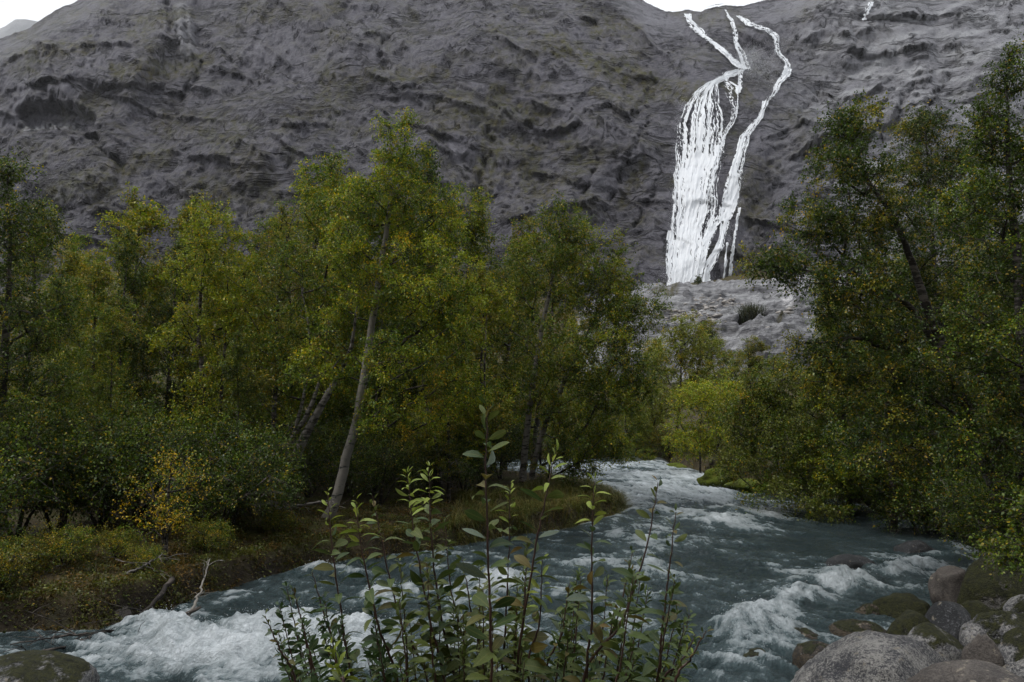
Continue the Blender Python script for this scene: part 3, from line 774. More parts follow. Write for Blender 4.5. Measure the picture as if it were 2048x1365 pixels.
def boulder(x0, x1, y0, depth, label, kind, hgt=None, seed=0, sub=4, ang=0.0, name='boulder', group=None, lump=0.22, facets=5):
    """a stone spanning pixels x0..x1 with its top at y0, standing at a depth"""
    a, b = rays((x0 + x1) / 2, y0)
    rx = (x1 - x0) / 2 / F * depth * 1.02
    ztop = CAM_Z + float(b) * depth
    cx, cyy = float(a) * depth, depth
    zg = min(gz(cx, cyy), float(wz(cyy)) if river_sd(np.array([cx]), np.array([cyy]))[0] < 0.3 else 9)
    rz = hgt / 2 if hgt else max(0.5 * (ztop - zg) + 0.12, rx * 0.45)
    bm = bmesh.new(); bmesh.ops.create_icosphere(bm, subdivisions=sub, radius=1.0)
    rr = random.Random(seed * 7 + int(x0))
    off = Vector((rr.uniform(-50, 50), rr.uniform(-50, 50), rr.uniform(-50, 50)))
    planes = []
    for k in range(facets):
        d = Vector((rr.gauss(0, 1), rr.gauss(0, 1), rr.gauss(0, 0.8))).normalized(); planes.append((d, rr.uniform(0.66, 0.92)))
    for v in bm.verts:
        p = v.co.copy()
        r = 1 + lump * mnoise.noise(p * 1.1 + off) + lump * 0.5 * mnoise.noise(p * 2.4 + off) + lump * 0.18 * mnoise.noise(p * 6 + off) + 0.02 * mnoise.noise(p * 15 + off)
        p = p * r
        for d, lim in planes:
            e = p.dot(d) - lim
            if e > 0: p -= d * e * 0.9
        v.co = p
    mx = max(v.co.x for v in bm.verts); mn = min(v.co.x for v in bm.verts); tz = max(v.co.z for v in bm.verts); bz = min(v.co.z for v in bm.verts)
    for v in bm.verts:
        v.co = Vector(((v.co.x - (mx + mn) / 2) * 2 * rx / (mx - mn), v.co.y * rx * 0.85, (v.co.z - bz) / (tz - bz) * 2 * rz))
        if ang: v.co.x += 0
    for f in bm.faces: f.smooth = True
    me = bpy.data.meshes.new(name); bm.to_mesh(me); bm.free()
    o = obj(name, me, MB[kind])
    o.location = (cx, cyy, ztop - 2 * rz)
    return tag(o, label, 'rock' if name != 'boulder' else 'boulder', group)

boulder(1588, 1938, 1266, 8.5, 'large pale speckled granite boulder with a rounded top at the river edge', 'granite', 1.3, 1, 5, lump=0.2)
boulder(1800, 2085, 1324, 7.1, 'smooth dark brown boulder in front of the pale granite boulder', 'brown', 1.0, 2, 5, facets=2, lump=.14)
boulder(1985, 2140, 1318, 7.9, 'grey speckled boulder behind the smooth dark brown boulder', 'granite', 1.2, 3)
boulder(1925, 2090, 1218, 9.6, 'grey lichen speckled boulder with moss patches on the shore pile', 'granite_moss', 1.2, 4, 5)
boulder(1928, 2000, 1268, 8.9, 'small brown angular stone wedged beside the pale granite boulder', 'brown', 0.9, 5)
boulder(2000, 2140, 1256, 9.0, 'grey mossy boulder on the shore pile beneath the lichen speckled one', 'granite_moss', 1.1, 6)
boulder(1848, 1938, 1203, 10.6, 'pointed dark boulder flecked with white lichen', 'dark', 0.9, 7, facets=7, lump=.16)
boulder(1775, 1866, 1222, 10.7, 'rounded moss covered boulder beside the pointed dark boulder', 'moss', 0.7, 8)
boulder(1900, 1992, 1201, 11.3, 'yellow green mossy boulder behind the pointed dark boulder', 'moss', 0.8, 9)
boulder(1808, 1942, 1250, 9.7, 'low flat boulder with a moss cap behind the pale granite boulder', 'granite_moss', 0.9, 10)
boulder(1862, 1938, 1134, 12.6, 'upright brown boulder at the water edge under the trees', 'brown', 0.9, 11, facets=3)
boulder(1915, 2075, 1112, 12.2, 'big boulder draped with dark moss beneath overhanging leaves', 'moss', 1.3, 12, lump=.18)
boulder(2004, 2085, 1188, 11.0, 'plain grey boulder leaning on the big moss draped boulder', 'granite_moss', 0.9, 13)
boulder(1662, 1775, 1240, 11.5, 'wet orange brown rock washed over by the river', 'wet', 0.5, 14, name='river_rock', facets=2)
boulder(1708, 1760, 1206, 12.8, 'small reddish rock poking out of the dark water', 'wet', 0.4, 15, name='river_rock', facets=2)
boulder(1752, 1862, 1187, 12.7, 'dark mossy rock with water curling around it', 'moss', 0.55, 16, name='river_rock')
boulder(1590, 1690, 1282, 10.0, 'glossy wet dark rock beside the pale granite boulder', 'wet', 0.55, 17, name='river_rock')
boulder(1576, 1646, 1256, 11.2, 'tan rock just under the surface of the river', 'wet', 0.4, 18, name='river_rock', facets=2)
boulder(1478, 1545, 1296, 10.2, 'brown rock breaking the foaming water', 'wet', 0.4, 19, name='river_rock', facets=2)
boulder(1650, 1745, 1108, 16.6, 'black wet rock behind a foaming crest', 'dark', 0.5, 20, name='river_rock', facets=2)
boulder(1788, 1866, 1080, 18.2, 'black rock in the shade under the overhanging branches', 'dark', 0.6, 21, name='river_rock', facets=2)
boulder(-70, 170, 1306, 8.8, 'rounded grey boulder with moss spots beside white water', 'granite_moss', 1.0, 22, 5, facets=2, lump=.12)
boulder(208, 268, 1205, 12.7, 'brown boulder tucked under the mossy bank', 'brown', 0.7, 23, facets=2)
boulder(452, 510, 1178, 15.0, 'small mossy rock lapped by water under the bank', 'moss', 0.5, 24, name='river_rock', facets=2)

# ------------------------------------------------------------------ other valley wall, unseen behind the viewer, added to block low sky
vx_ = np.linspace(-420, 420, 60); vt = np.linspace(0, 1, 26)
VX = np.repeat(vx_[None], 26, 0); VT = np.repeat(vt[:, None], 60, 1)
VYY = -16 - 150 * VT + 14 * fbm(VX / 60, VT * 4, 3, 401); VZZ = -1 + 175 * VT ** 0.85 + 12 * fbm(VX / 50, VT * 5, 4, 402) * VT
vw = obj('valley_side_blocker', mesh_from('valley_side_blocker', np.stack([VX, VYY, VZZ], -1).reshape(-1, 3), grid_quads(26, 60), attrs={'veg': np.full(26 * 60, 0.7), 'pale': np.zeros(26 * 60)}), M_CLIFF)
tag(vw, kind='structure')
# ------------------------------------------------------------------ leaves and bark
def mat_leaf(name, gloss=0.30, trans=0.28):
    n = NT(name)
    oi = n.n('ShaderNodeObjectInfo')
    c = n.attr('tint', 'Color')
    k = n.math('ADD', n.math('MULTIPLY', oi.outputs['Random'], 0.35), 0.82)
    vm = n.n('ShaderNodeVectorMath', operation='SCALE'); n.l(c, vm.inputs[0]); n.l(k, vm.inputs['Scale'])
    a = n.bsdf(vm.outputs[0], 0.40, gloss)
    t = n.n('ShaderNodeBsdfTranslucent')
    vm2 = n.n('ShaderNodeVectorMath', operation='MULTIPLY'); n.l(vm.outputs[0], vm2.inputs[0]); vm2.inputs[1].default_value = (1.5, 1.5, 0.7)
    n.l(vm2.outputs[0], t.inputs[0])
    m = n.n('ShaderNodeMixShader'); m.inputs[0].default_value = trans
    n.l(a, m.inputs[1]); n.l(t.outputs[0], m.inputs[2])
    return n.done(m.outputs[0])
M_LEAF = mat_leaf('birch_leaves')

def mat_bark(name, pale, dark, amount):
    n = NT(name)
    v = n.coord((1, 1, 1)); vb = n.coord((3, 3, 14))
    m = n.math('ADD', n.math('MULTIPLY', n.noise(vb, 0.8, 4, 0.65), 0.7), n.math('MULTIPLY', n.noise(v, 2.2, 5, 0.65), 0.5))
    c = n.mix(n.ramp(m, [(0.60 - amount, 0.0), (0.66 - amount, 1.0)]), dark, pale)
    c = n.mix(n.ramp(n.noise(v, 7, 4, 0.7), [(0.55, 0.0), (0.75, 0.6)]), c, (0.06, 0.06, 0.035))
    return n.done(n.bsdf(c, 0.75, 0.25, n.bump(m, 0.8, 0.03)))
M_BIRCH = mat_bark('birch_bark', (0.22, 0.203, 0.18), (0.04, 0.045, 0.04), 0.10)
M_DARKBARK = mat_bark('dark_bark', (0.15, 0.13, 0.12), (0.030, 0.026, 0.022), 0.0)
M_GREYBARK = mat_bark('grey_bark', (0.24, 0.22, 0.205), (0.05, 0.045, 0.04), 0.05)

# palettes: (share, colour)
PAL = {
    'green':  [(0.50, (0.038, 0.064, 0.014)), (0.28, (0.070, 0.102, 0.020)), (0.16, (0.108, 0.120, 0.022)), (0.06, (0.22, 0.16, 0.02))],
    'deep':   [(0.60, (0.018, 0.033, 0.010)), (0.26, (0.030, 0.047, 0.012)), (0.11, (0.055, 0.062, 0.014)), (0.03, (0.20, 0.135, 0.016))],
    'lime':   [(0.46, (0.082, 0.112, 0.016)), (0.32, (0.125, 0.145, 0.020)), (0.16, (0.18, 0.165, 0.02)), (0.06, (0.30, 0.20, 0.02))],
    'olive':  [(0.45, (0.070, 0.080, 0.020)), (0.33, (0.105, 0.104, 0.028)), (0.16, (0.15, 0.12, 0.03)), (0.06, (0.26, 0.16, 0.03))],
    'gold':   [(0.30, (0.30, 0.19, 0.015)), (0.28, (0.22, 0.15, 0.02)), (0.25, (0.13, 0.12, 0.02)), (0.17, (0.07, 0.085, 0.018))],
    'grey':   [(0.5, (0.066, 0.080, 0.030)), (0.35, (0.092, 0.104, 0.040)), (0.15, (0.12, 0.118, 0.045))],
}
LEAF_GAIN = np.array([1.95, 1.95, 0.95])
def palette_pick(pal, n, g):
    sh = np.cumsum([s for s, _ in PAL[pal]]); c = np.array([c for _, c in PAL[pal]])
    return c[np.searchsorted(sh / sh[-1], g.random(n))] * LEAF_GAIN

def leaf_mesh(name, C, axis, size, tint, g, width=0.62, up_bias=0.95):
    """one folded lozenge per leaf: 4 corners"""
    n = len(C)
    axis = axis / (np.linalg.norm(axis, axis=1)[:, None] + 1e-9)
    nr = g.normal(size=(n, 3)); nr[:, 2] += up_bias * 1.6
    side = np.cross(axis, nr); side /= np.linalg.norm(side, axis=1)[:, None] + 1e-9
    nn = np.cross(side, axis)
    s = size[:, None]
    V = np.stack([C, C + axis * s * 0.45 + side * s * width * 0.5 + nn * s * 0.10, C + axis * s - nn * s * 0.10, C + axis * s * 0.45 - side * s * width * 0.5 + nn * s * 0.10], 1)
    q = np.arange(4 * n).reshape(n, 4)
    return mesh_from(name, V.reshape(-1, 3), q, smooth=False, attrs={'tint': np.repeat(tint, 4, 0)})

def spline(pts, n):
    """smooth path through points (Catmull-Rom)"""
    P = np.asarray(pts, float)
    if len(P) == 2: return P[0] + (P[1] - P[0]) * np.linspace(0, 1, n)[:, None]
    E = np.concatenate([[2 * P[0] - P[1]], P, [2 * P[-1] - P[-2]]])
    t = np.linspace(0, len(P) - 1 - 1e-6, n); i = t.astype(int); f = (t - i)[:, None]
    a, b, c, d = E[i], E[i + 1], E[i + 2], E[i + 3]
    return 0.5 * (2 * b + (c - a) * f + (2 * a - 5 * b + 4 * c - d) * f ** 2 + (3 * b - a - 3 * c + d) * f ** 3)

def grow(name, stems, lobes, seed, pal='green', leaf=0.055, per_twig=16, twigs=7, twig_len=0.34, clump=0.22, droop=0.25,
         bark=None, bark_b=None, rise=0.75, crown_from=0.2, tip_r=0.006, gold=0.0, mixpal=None, dead=0, lean_out=0.35, origin=(0, 0, 0)):
    """a tree: stems [(points, base radius)], crown lobes [(centre, radii, clumps)] -> (Empty, trunk, branches, crown)"""
    g = np.random.default_rng(seed)
    N = []; par = []; w = []; stem_ix = []
    for pts, r0 in stems:
        L = sum(math.dist(a, b) for a, b in zip(pts[:-1], pts[1:]))
        P = spline(pts, max(6, int(L / 0.28)))
        P[1:-1] += 0.010 * g.normal(size=P[1:-1].shape)
        i0 = len(N); ids = []
        for k, p in enumerate(P):
            ids.append(len(N)); N.append(p); par.append(len(N) - 2 if k else -1)
        stem_ix.append((ids, r0))
    nstem = len(N)
    # attractor clumps
    C = []
    for c, r, k in lobes:
        u = g.normal(size=(k, 3)); u /= np.linalg.norm(u, axis=1)[:, None]
        rad = g.random((k, 1)) ** 0.42
        C.append(np.asarray(c) + u * rad * np.asarray(r))
    C = np.concatenate(C)
    ok_from = {}
    A = np.array(N)
    usable = np.zeros(len(N), bool)
    for ids, r0 in stem_ix:
        k0 = int(len(ids) * crown_from); usable[ids[k0:]] = True
    dist0 = np.min(np.linalg.norm(C[:, None, :] - A[None, usable, :], axis=2), axis=1)
    order = np.argsort(dist0)
    NA = np.zeros((len(N) + len(C) * 14, 3)); NA[:len(N)] = A
    PA = np.full(len(NA), -1); PA[:len(N)] = par
    US = np.zeros(len(NA), bool); US[:len(N)] = usable
    cnt = len(N); tips = []
    for ci in order:
        c = C[ci]
        idx = np.where(US[:cnt])[0]
        d = c - NA[idx]; dh = np.hypot(d[:, 0], d[:, 1]); L = np.linalg.norm(d, axis=1)
        cost = L + 0.9 * np.abs(d[:, 2] - rise * dh) + 0.25 * (idx < nstem) * 0
        j = idx[np.argmin(cost)]
        a = NA[j]; l = np.linalg.norm(c - a)
        k = max(1, min(13, int(l / 0.30)))
        out = (c - a); mid = a + out * 0.5 + np.array([0, 0, -0.10 * l]) + 0.07 * l * g.normal(size=3)
        prev = j
        for m in range(1, k + 1):
            t = m / k
            p = (1 - t) ** 2 * a + 2 * t * (1 - t) * mid + t * t * c
            if m < k: p = p + 0.02 * g.normal(size=3)
            NA[cnt] = p; PA[cnt] = prev; US[cnt] = True; prev = cnt; cnt += 1
        tips.append(prev)
    NA = NA[:cnt]; PA = PA[:cnt]
    # pipe model radii
    wt_ = np.zeros(cnt); wt_[tips] = 1.0
    for i in range(cnt - 1, -1, -1):
        if PA[i] >= 0: wt_[PA[i]] += wt_[i]
    rad = tip_r * np.maximum(wt_, 0.6) ** 0.47
    for ids, r0 in stem_ix:
        t = np.linspace(0, 1, len(ids)); rad[ids] = np.maximum(r0 * (1 - t) ** 0.75 + tip_r * 0.8, tip_r)
        rad[ids[0]] *= 1.35; rad[ids[1]] *= 1.12
    # branch chains
    kids = [[] for _ in range(cnt)]
    for i in range(nstem, cnt): kids[PA[i]].append(i)
    chains = []; stack = []
    for i in range(nstem):
        for k in kids[i]: stack.append((i, k))
    while stack:
        s, k = stack.pop(); ch = [s, k]
        while kids[ch[-1]]:
            kk = sorted(kids[ch[-1]], key=lambda q: -wt_[q])
            for o_ in kk[1:]: stack.append((ch[-1], o_))
            ch.append(kk[0])
        rr = rad[ch].copy(); rr[0] = min(rr[0], rr[1] * 1.25)
        chains.append((NA[ch], rr))
    # twigs and leaves
    LC, LA, LS, LT = [], [], [], []
    tw = []
    cen = C.mean(0)
    for ti, ci in zip(tips, order):
        base = NA[ti]
        o_ = base - np.array([cen[0], cen[1], base[2] - 0.2]); o_ = o_ / (np.linalg.norm(o_) + 1e-6)
        pl = pal if (mixpal is None or g.random() > mixpal[1]) else mixpal[0]
        if g.random() < gold: pl = 'gold'
        for k in range(twigs):
            d = g.normal(size=3); d = d / np.linalg.norm(d) + lean_out * o_ + np.array([0, 0, 0.35 - droop]); d /= np.linalg.norm(d)
            l = twig_len * (0.55 + 0.7 * g.random())
            s0 = base + clump * 0.25 * g.normal(size=3)
            mid = s0 + d * l * 0.5 + np.array([0, 0, 0.03]); end = s0 + d * l + np.array([0, 0, -droop * l * 0.6])
            tw.append((np.array([base, end]), np.array([tip_r * 0.6, tip_r * 0.25])))
            t = 0.15 + 0.85 * g.random(per_twig)
            p = np.where(t[:, None] < 0.5, base + (mid - base) * (t[:, None] * 2), mid + (end - mid) * (t[:, None] * 2 - 1))
            p = p + 0.035 * g.normal(size=p.shape)
            a_ = 0.55 * d + 0.8 * g.normal(size=p.shape) + np.array([0, 0, -0.35])
            LC.append(p); LA.append(a_); LS.append(leaf * (0.65 + 0.6 * g.random(per_twig)))
            tc = palette_pick(pl, per_twig, g)
            if g.random() < 0.035: tc = tc * 0.4 + 0.6 * np.array([[0.28, 0.19, 0.02]])
            LT.append(tc * (0.8 + 0.4 * g.random((per_twig, 1))))
    origin = np.asarray(origin, float)
    root = bpy.data.objects.new(name, None); COL.objects.link(root)
    V, Q = tubes([(NA[ids] , rad[ids]) for ids, r0 in stem_ix], 8)
    if len(stem_ix) == 1:
        obj('trunk', mesh_from('trunk', V - origin, Q), bark or M_DARKBARK, root)
    else:
        for ids, r0 in stem_ix:
            V, Q = tubes([(NA[ids], rad[ids])], 7)
            obj('trunk', mesh_from('trunk', V - origin, Q), bark or M_DARKBARK, root)
    allc = [c for c in chains if len(c[0]) > 1]
    V1, Q1 = tubes(allc, lambda r: 6 if r > 0.02 else 4)
    V2, Q2 = tubes(tw, 3)
    b = obj('branches', mesh_from('branches', np.concatenate([V1, V2]) - origin, np.concatenate([Q1, Q2 + len(V1)])), bark_b or M_DARKBARK, root)
    b['kind'] = 'stuff'
    cr_ = obj('crown', leaf_mesh('crown', np.concatenate(LC) - origin, np.concatenate(LA), np.concatenate(LS), np.concatenate(LT), g), M_LEAF, root)
    cr_['kind'] = 'stuff'
    return root

def dup(root, loc, rz, sc, label, group=None, cat=None):
    r = root.copy(); COL.objects.link(r)
    r.location = loc; r.rotation_euler = (0, 0, rz); r.scale = sc if isinstance(sc, tuple) else (sc, sc, sc)
    for ch in root.children:
        c = ch.copy(); COL.objects.link(c); c.parent = r
    for k in ('label', 'group', 'category'):
        if k in r: del r[k]
    return tag(r, label, cat or 'tree', group)

def vp(px, py, Y):
    return np.array(at(px, py, Y))

def pix_lobes(items, Y):
    """(px, py, half width px, half height px, clumps, depth offset) -> lobes"""
    L = []
    for px, py, hw, hh, k, dy in items:
        y = Y + dy
        L.append((vp(px, py, y), (hw / F * y, hw / F * y * 0.9, hh / F * y), k))
    return L

# ------------------------------------------------------------------ the trees one can tell apart
def hero(name, label, stems, Y, items, seed, group=None, cat='tree', **kw):
    sw = []
    for pts, r0 in stems:
        w = []
        for k, p in enumerate(pts):
            y = Y + (p[2] if len(p) > 2 else 0)
            q = vp(p[0], p[1], y)
            if k == 0: q[2] = gz(q[0], q[1]) - 0.12
            w.append(q)
        sw.append((w, r0))
    o = sw[0][0][0]
    root = grow(name, sw, pix_lobes(items, Y), seed, origin=o, **kw)
    root.location = tuple(o)
    return tag(root, label, cat, group)

# leaning white birch in the middle of the far bank
hero('birch_tree', 'tall leaning birch with a pale trunk and drooping yellow green crown', [([(648, 1062), (668, 1010), (692, 925), (722, 790), (742, 660), (764, 520), (785, 380, .2), (800, 290, .3), (806, 232, .3)], 0.135)], 19.0,
     [(800, 300, 58, 70, 32, 0), (770, 400, 100, 70, 52, .2), (850, 430, 95, 90, 62, .5), (720, 500, 80, 70, 34, 0), (830, 560, 130, 90, 66, -.3), (905, 640, 75, 85, 46, -.2), (730, 640, 90, 80, 30, .4), (840, 720, 120, 80, 40, -.3), (650, 740, 70, 50, 16, -.4), (800, 830, 100, 50, 26, -.3), (930, 760, 60, 70, 18, 0)],
     1, pal='lime', mixpal=('green', 0.55), bark=M_BIRCH, leaf=0.056, droop=0.42, twigs=10, per_twig=17, crown_from=0.3, gold=.02)
hero('birch_tree', 'broad round green tree spreading from the end of the grassy headland', [([(1046, 968), (1050, 900), (1062, 800), (1078, 690), (1100, 580), (1120, 470), (1118, 420)], 0.12), ([(1058, 965), (1090, 850), (1150, 720), (1200, 610), (1235, 520)], 0.09)], 25.5,
     [(1120, 450, 70, 45, 26, 0), (1080, 540, 90, 70, 40, 0), (1180, 530, 85, 75, 60, 0), (1245, 630, 80, 90, 80, 0), (1150, 680, 120, 90, 70, -.5), (1240, 770, 80, 80, 66, -.4), (1110, 800, 110, 80, 50, -.4), (1190, 880, 100, 55, 56, -.3), (1020, 640, 60, 100, 30, .3), (1150, 940, 80, 22, 16, 0)],
     2, pal='green', mixpal=('lime', 0.35), leaf=0.068, droop=0.1, twigs=11, per_twig=15, twig_len=0.5, rise=1.1, bark=M_GREYBARK)
hero('birch_tree', 'yellow green tree with an upright bushy top behind the golden bush', [([(415, 1010), (412, 900), (405, 760), (398, 640), (410, 520), (425, 430)], 0.085), ([(420, 1005), (440, 820), (452, 650), (455, 540)], 0.06)], 20.5,
     [(425, 470, 62, 60, 30, 0), (410, 570, 80, 80, 56, 0), (455, 640, 60, 80, 36, -.3), (370, 680, 60, 80, 30, .3), (430, 760, 70, 80, 34, 0), (400, 860, 80, 60, 24, 0)],
     3, pal='lime', leaf=0.058, droop=0.0, rise=1.2, bark=M_DARKBARK, twigs=8)
hero('willow_tree', 'dark trunks leaning together beside the pale leaning birch', [([(560, 1012), (585, 930), (622, 850), (660, 780), (700, 700), (720, 560)], 0.15), ([(540, 1005), (575, 900), (620, 820), (640, 760), (668, 690)], 0.09), ([(520, 1000), (545, 930), (590, 860), (620, 700), (600, 560)], 0.07)], 19.8,
     [(700, 440, 65, 70, 34, .8), (610, 560, 80, 70, 34, .4), (560, 660, 80, 80, 30, 0), (640, 700, 70, 60, 20, 0), (540, 760, 70, 60, 22, -.2), (680, 580, 70, 60, 22, .4)],
     4, pal='green', mixpal=('olive', 0.3), bark=M_GREYBARK, leaf=0.058, twigs=8)
hero('willow_tree', 'thin dark stemmed tree with open twigs above the forest edge', [([(545, 1000), (550, 800), (556, 620), (566, 520), (590, 420)], 0.075)], 22.0,
     [(590, 430, 50, 40, 18, 0), (560, 490, 70, 60, 34, 0), (530, 580, 60, 70, 30, 0), (600, 560, 60, 60, 26, 0), (560, 700, 80, 80, 30, 0)],
     5, pal='olive', mixpal=('green', 0.5), leaf=0.058, droop=0.0, rise=1.3)
hero('birch_tree', 'tall dark green tree at the forest edge on the golden bush side', [([(-20, 1110), (-5, 900), (10, 700), (20, 520), (15, 330)], 0.12)], 16.0,
     [(10, 350, 40, 60, 20, 0), (30, 470, 90, 70, 46, 0), (-60, 560, 100, 90, 46, 0), (60, 620, 100, 90, 56, 0), (20, 760, 120, 90, 60, 0), (90, 860, 100, 70, 40, 0), (-60, 880, 90, 90, 36, 0)],
     6, pal='deep', mixpal=('green', 0.4), leaf=0.052, twigs=8, per_twig=16)
# right bank
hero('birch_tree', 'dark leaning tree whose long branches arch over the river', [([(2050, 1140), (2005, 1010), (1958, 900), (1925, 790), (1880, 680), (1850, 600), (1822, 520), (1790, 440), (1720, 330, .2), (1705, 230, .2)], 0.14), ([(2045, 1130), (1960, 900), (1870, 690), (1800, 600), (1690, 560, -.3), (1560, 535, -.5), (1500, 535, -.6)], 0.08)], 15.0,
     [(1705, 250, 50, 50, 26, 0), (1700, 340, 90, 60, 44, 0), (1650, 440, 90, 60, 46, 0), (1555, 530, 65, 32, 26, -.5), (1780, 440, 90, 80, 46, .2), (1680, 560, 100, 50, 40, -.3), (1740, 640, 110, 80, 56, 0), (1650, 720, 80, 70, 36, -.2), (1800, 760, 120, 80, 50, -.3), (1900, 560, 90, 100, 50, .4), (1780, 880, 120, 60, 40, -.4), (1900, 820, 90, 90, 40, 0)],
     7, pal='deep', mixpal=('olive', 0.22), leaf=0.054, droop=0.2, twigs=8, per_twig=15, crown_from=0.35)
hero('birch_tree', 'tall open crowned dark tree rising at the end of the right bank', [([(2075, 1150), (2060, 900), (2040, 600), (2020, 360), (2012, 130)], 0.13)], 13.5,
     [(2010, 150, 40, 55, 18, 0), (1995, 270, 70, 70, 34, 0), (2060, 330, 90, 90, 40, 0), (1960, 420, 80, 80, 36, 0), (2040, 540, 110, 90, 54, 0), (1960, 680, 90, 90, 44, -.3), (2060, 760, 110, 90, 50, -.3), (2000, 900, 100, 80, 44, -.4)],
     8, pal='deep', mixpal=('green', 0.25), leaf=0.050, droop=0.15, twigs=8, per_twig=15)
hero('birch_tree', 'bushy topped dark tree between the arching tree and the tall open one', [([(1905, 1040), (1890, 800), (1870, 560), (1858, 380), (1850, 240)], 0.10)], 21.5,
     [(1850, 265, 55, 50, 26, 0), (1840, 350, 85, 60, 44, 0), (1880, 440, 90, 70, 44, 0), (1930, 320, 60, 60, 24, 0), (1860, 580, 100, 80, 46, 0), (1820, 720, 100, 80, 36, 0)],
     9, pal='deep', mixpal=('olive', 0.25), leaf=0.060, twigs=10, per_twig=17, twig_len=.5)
hero('willow_shrub', 'wide grey green bush hanging over the rapids on the right bank', [([(1760, 1030), (1720, 900), (1650, 800), (1600, 740)], 0.06), ([(1770, 1035), (1660, 940), (1560, 900), (1480, 870)], 0.05), ([(1780, 1040), (1700, 985), (1600, 975), (1500, 985)], 0.04)], 24.6,
     [(1560, 770, 80, 50, 40, 0), (1640, 800, 100, 60, 46, 0), (1500, 840, 70, 55, 36, 0), (1580, 880, 110, 55, 56, -.3), (1690, 890, 110, 60, 50, -.3), (1480, 920, 60, 35, 20, -.3), (1640, 960, 120, 32, 44, -.6), (1760, 970, 80, 50, 30, -.3), (1560, 985, 90, 16, 14, -1.4), (1640, 1010, 50, 22, 12, -2.0)],
     10, pal='green', mixpal=('grey', 0.4), leaf=0.066, droop=0.4, twigs=10, per_twig=17, twig_len=0.5, cat='bush', crown_from=0.3, gold=0.02)
hero('birch_sapling', 'leafy sapling with bright round leaves hanging over the mossy boulders', [([(2120, 1240), (2110, 1120), (2080, 1040), (2040, 1010)], 0.03)], 10.4,
     [(2035, 1080, 45, 45, 10, 0), (2060, 1130, 40, 40, 9, -.2), (2000, 1110, 30, 18, 4, 0), (2080, 1000, 50, 50, 12, 0), (2040, 1010, 40, 30, 6, 0)], 11, pal='green', leaf=0.050, twigs=6, per_twig=10, twig_len=0.3, cat='sapling')
# golden bush and bank bushes
hero('golden_bush', 'bush with golden yellow leaves on the shaded far bank', [([(330, 1110), (335, 1030), (340, 950), (345, 920)], 0.03), ([(335, 1110), (310, 1000), (300, 960)], 0.02)], 14.6,
     [(350, 925, 30, 22, 7, 0), (310, 985, 45, 45, 12, 0.3), (380, 975, 26, 50, 7, 0), (345, 1040, 55, 40, 9, -.2), (290, 1050, 30, 30, 4, 0)], 12, pal='gold', mixpal=('green', .3), leaf=0.046, per_twig=10, twigs=6, twig_len=0.40, cat='bush')
hero('willow_shrub', 'low yellow green bush beside the upstream rapids', [([(1400, 945), (1400, 880), (1405, 800)], 0.05), ([(1410, 945), (1440, 880), (1450, 800)], 0.05)], 36.0,
     [(1395, 800, 50, 40, 40, 0), (1440, 790, 50, 45, 40, 1), (1380, 870, 55, 45, 40, 0), (1440, 870, 55, 50, 40, 0), (1490, 830, 40, 60, 26, 1)], 13, pal='lime', leaf=0.085, per_twig=13, twig_len=0.5, cat='bush', rise=1.2)
hero('birch_tree', 'thin dark trunk with a grey green crown in front of the pale rock slab', [([(1345, 950), (1355, 850), (1362, 740), (1362, 660)], 0.10)], 44.0,
     [(1365, 660, 35, 30, 26, 0), (1335, 710, 50, 45, 46, 0), (1395, 710, 45, 45, 40, 0), (1340, 790, 60, 50, 46, 0), (1300, 830, 50, 60, 36, 0), (1385, 780, 45, 50, 30, 0)], 14, pal='grey', mixpal=('olive', 0.4), leaf=0.105, per_twig=13, twig_len=0.55, bark=M_DARKBARK, rise=1.2)

# ------------------------------------------------------------------ woodland behind: templates, then copies
def template(seed, H, rw, pal, **kw):
    g = random.Random(seed)
    lean = (g.uniform(-.1, .1) * H, g.uniform(-.1, .1) * H)
    st = [([(0, 0, -0.25), (lean[0] * .3, lean[1] * .3, H * .3), (lean[0] * .8 + .1, lean[1] * .6, H * .65), (lean[0], lean[1], H * .97)], 0.012 * H)]
    if g.random() < 0.6: st.append(([(0.12, 0.1, -0.25), (0.35, .3, H * .3), (.8, .5, H * .62), (.9, .6, H * .82)], 0.008 * H))
    lob = []
    nl = 8
    for k in range(nl):
        t = 0.25 + 0.72 * k / (nl - 1)
        r = rw * (1.05 - 0.75 * max(0, (t - 0.45) / 0.55) ** 1.4)
        a = g.uniform(0, 6.28)
        lob.append(((lean[0] * t + math.cos(a) * r * .45, lean[1] * t + math.sin(a) * r * .45, H * t), (r * .75, r * .75, H * .11), int(38 - 16 * t)))
    r = grow('birch_tree', st, lob, seed, pal=pal, **kw)
    return r
TEMPL = [template(61, 8.0, 1.5, 'green', mixpal=('lime', .3), leaf=.064, twigs=8), template(62, 7.0, 1.7, 'olive', mixpal=('green', .5), leaf=.064, twigs=8),
         template(63, 8.0, 1.35, 'deep', mixpal=('green', .4), leaf=.064, twigs=8, rise=1.1), template(64, 6.5, 1.6, 'lime', mixpal=('olive', .3), leaf=.064, twigs=8, droop=.1)]
TH = [8.0, 7.0, 8.0, 6.5]
usedT = [False] * 4
def place(tp, px, top, Y, label, group, wide=1.0, cat='tree', name=None):
    a, b = rays(px, top)
    x = float(a) * Y; z0 = gz(x, Y); H = CAM_Z + float(b) * Y - z0
    s = H / TH[tp]; sw = s * wide
    loc = (x, Y, z0); rz = R.uniform(0, 6.28)
    if not usedT[tp]:
        usedT[tp] = True; o = TEMPL[tp]; o.location = loc; o.rotation_euler = (0, 0, rz); o.scale = (sw, sw, s); tag(o, label, cat, group)
    else: o = dup(TEMPL[tp], loc, rz, (sw, sw, s), label, group, cat)
    if name: o.name = name
    return o
ADJ = ['slender mid green birch', 'bushy olive birch', 'slender dark green birch', 'yellow green birch']
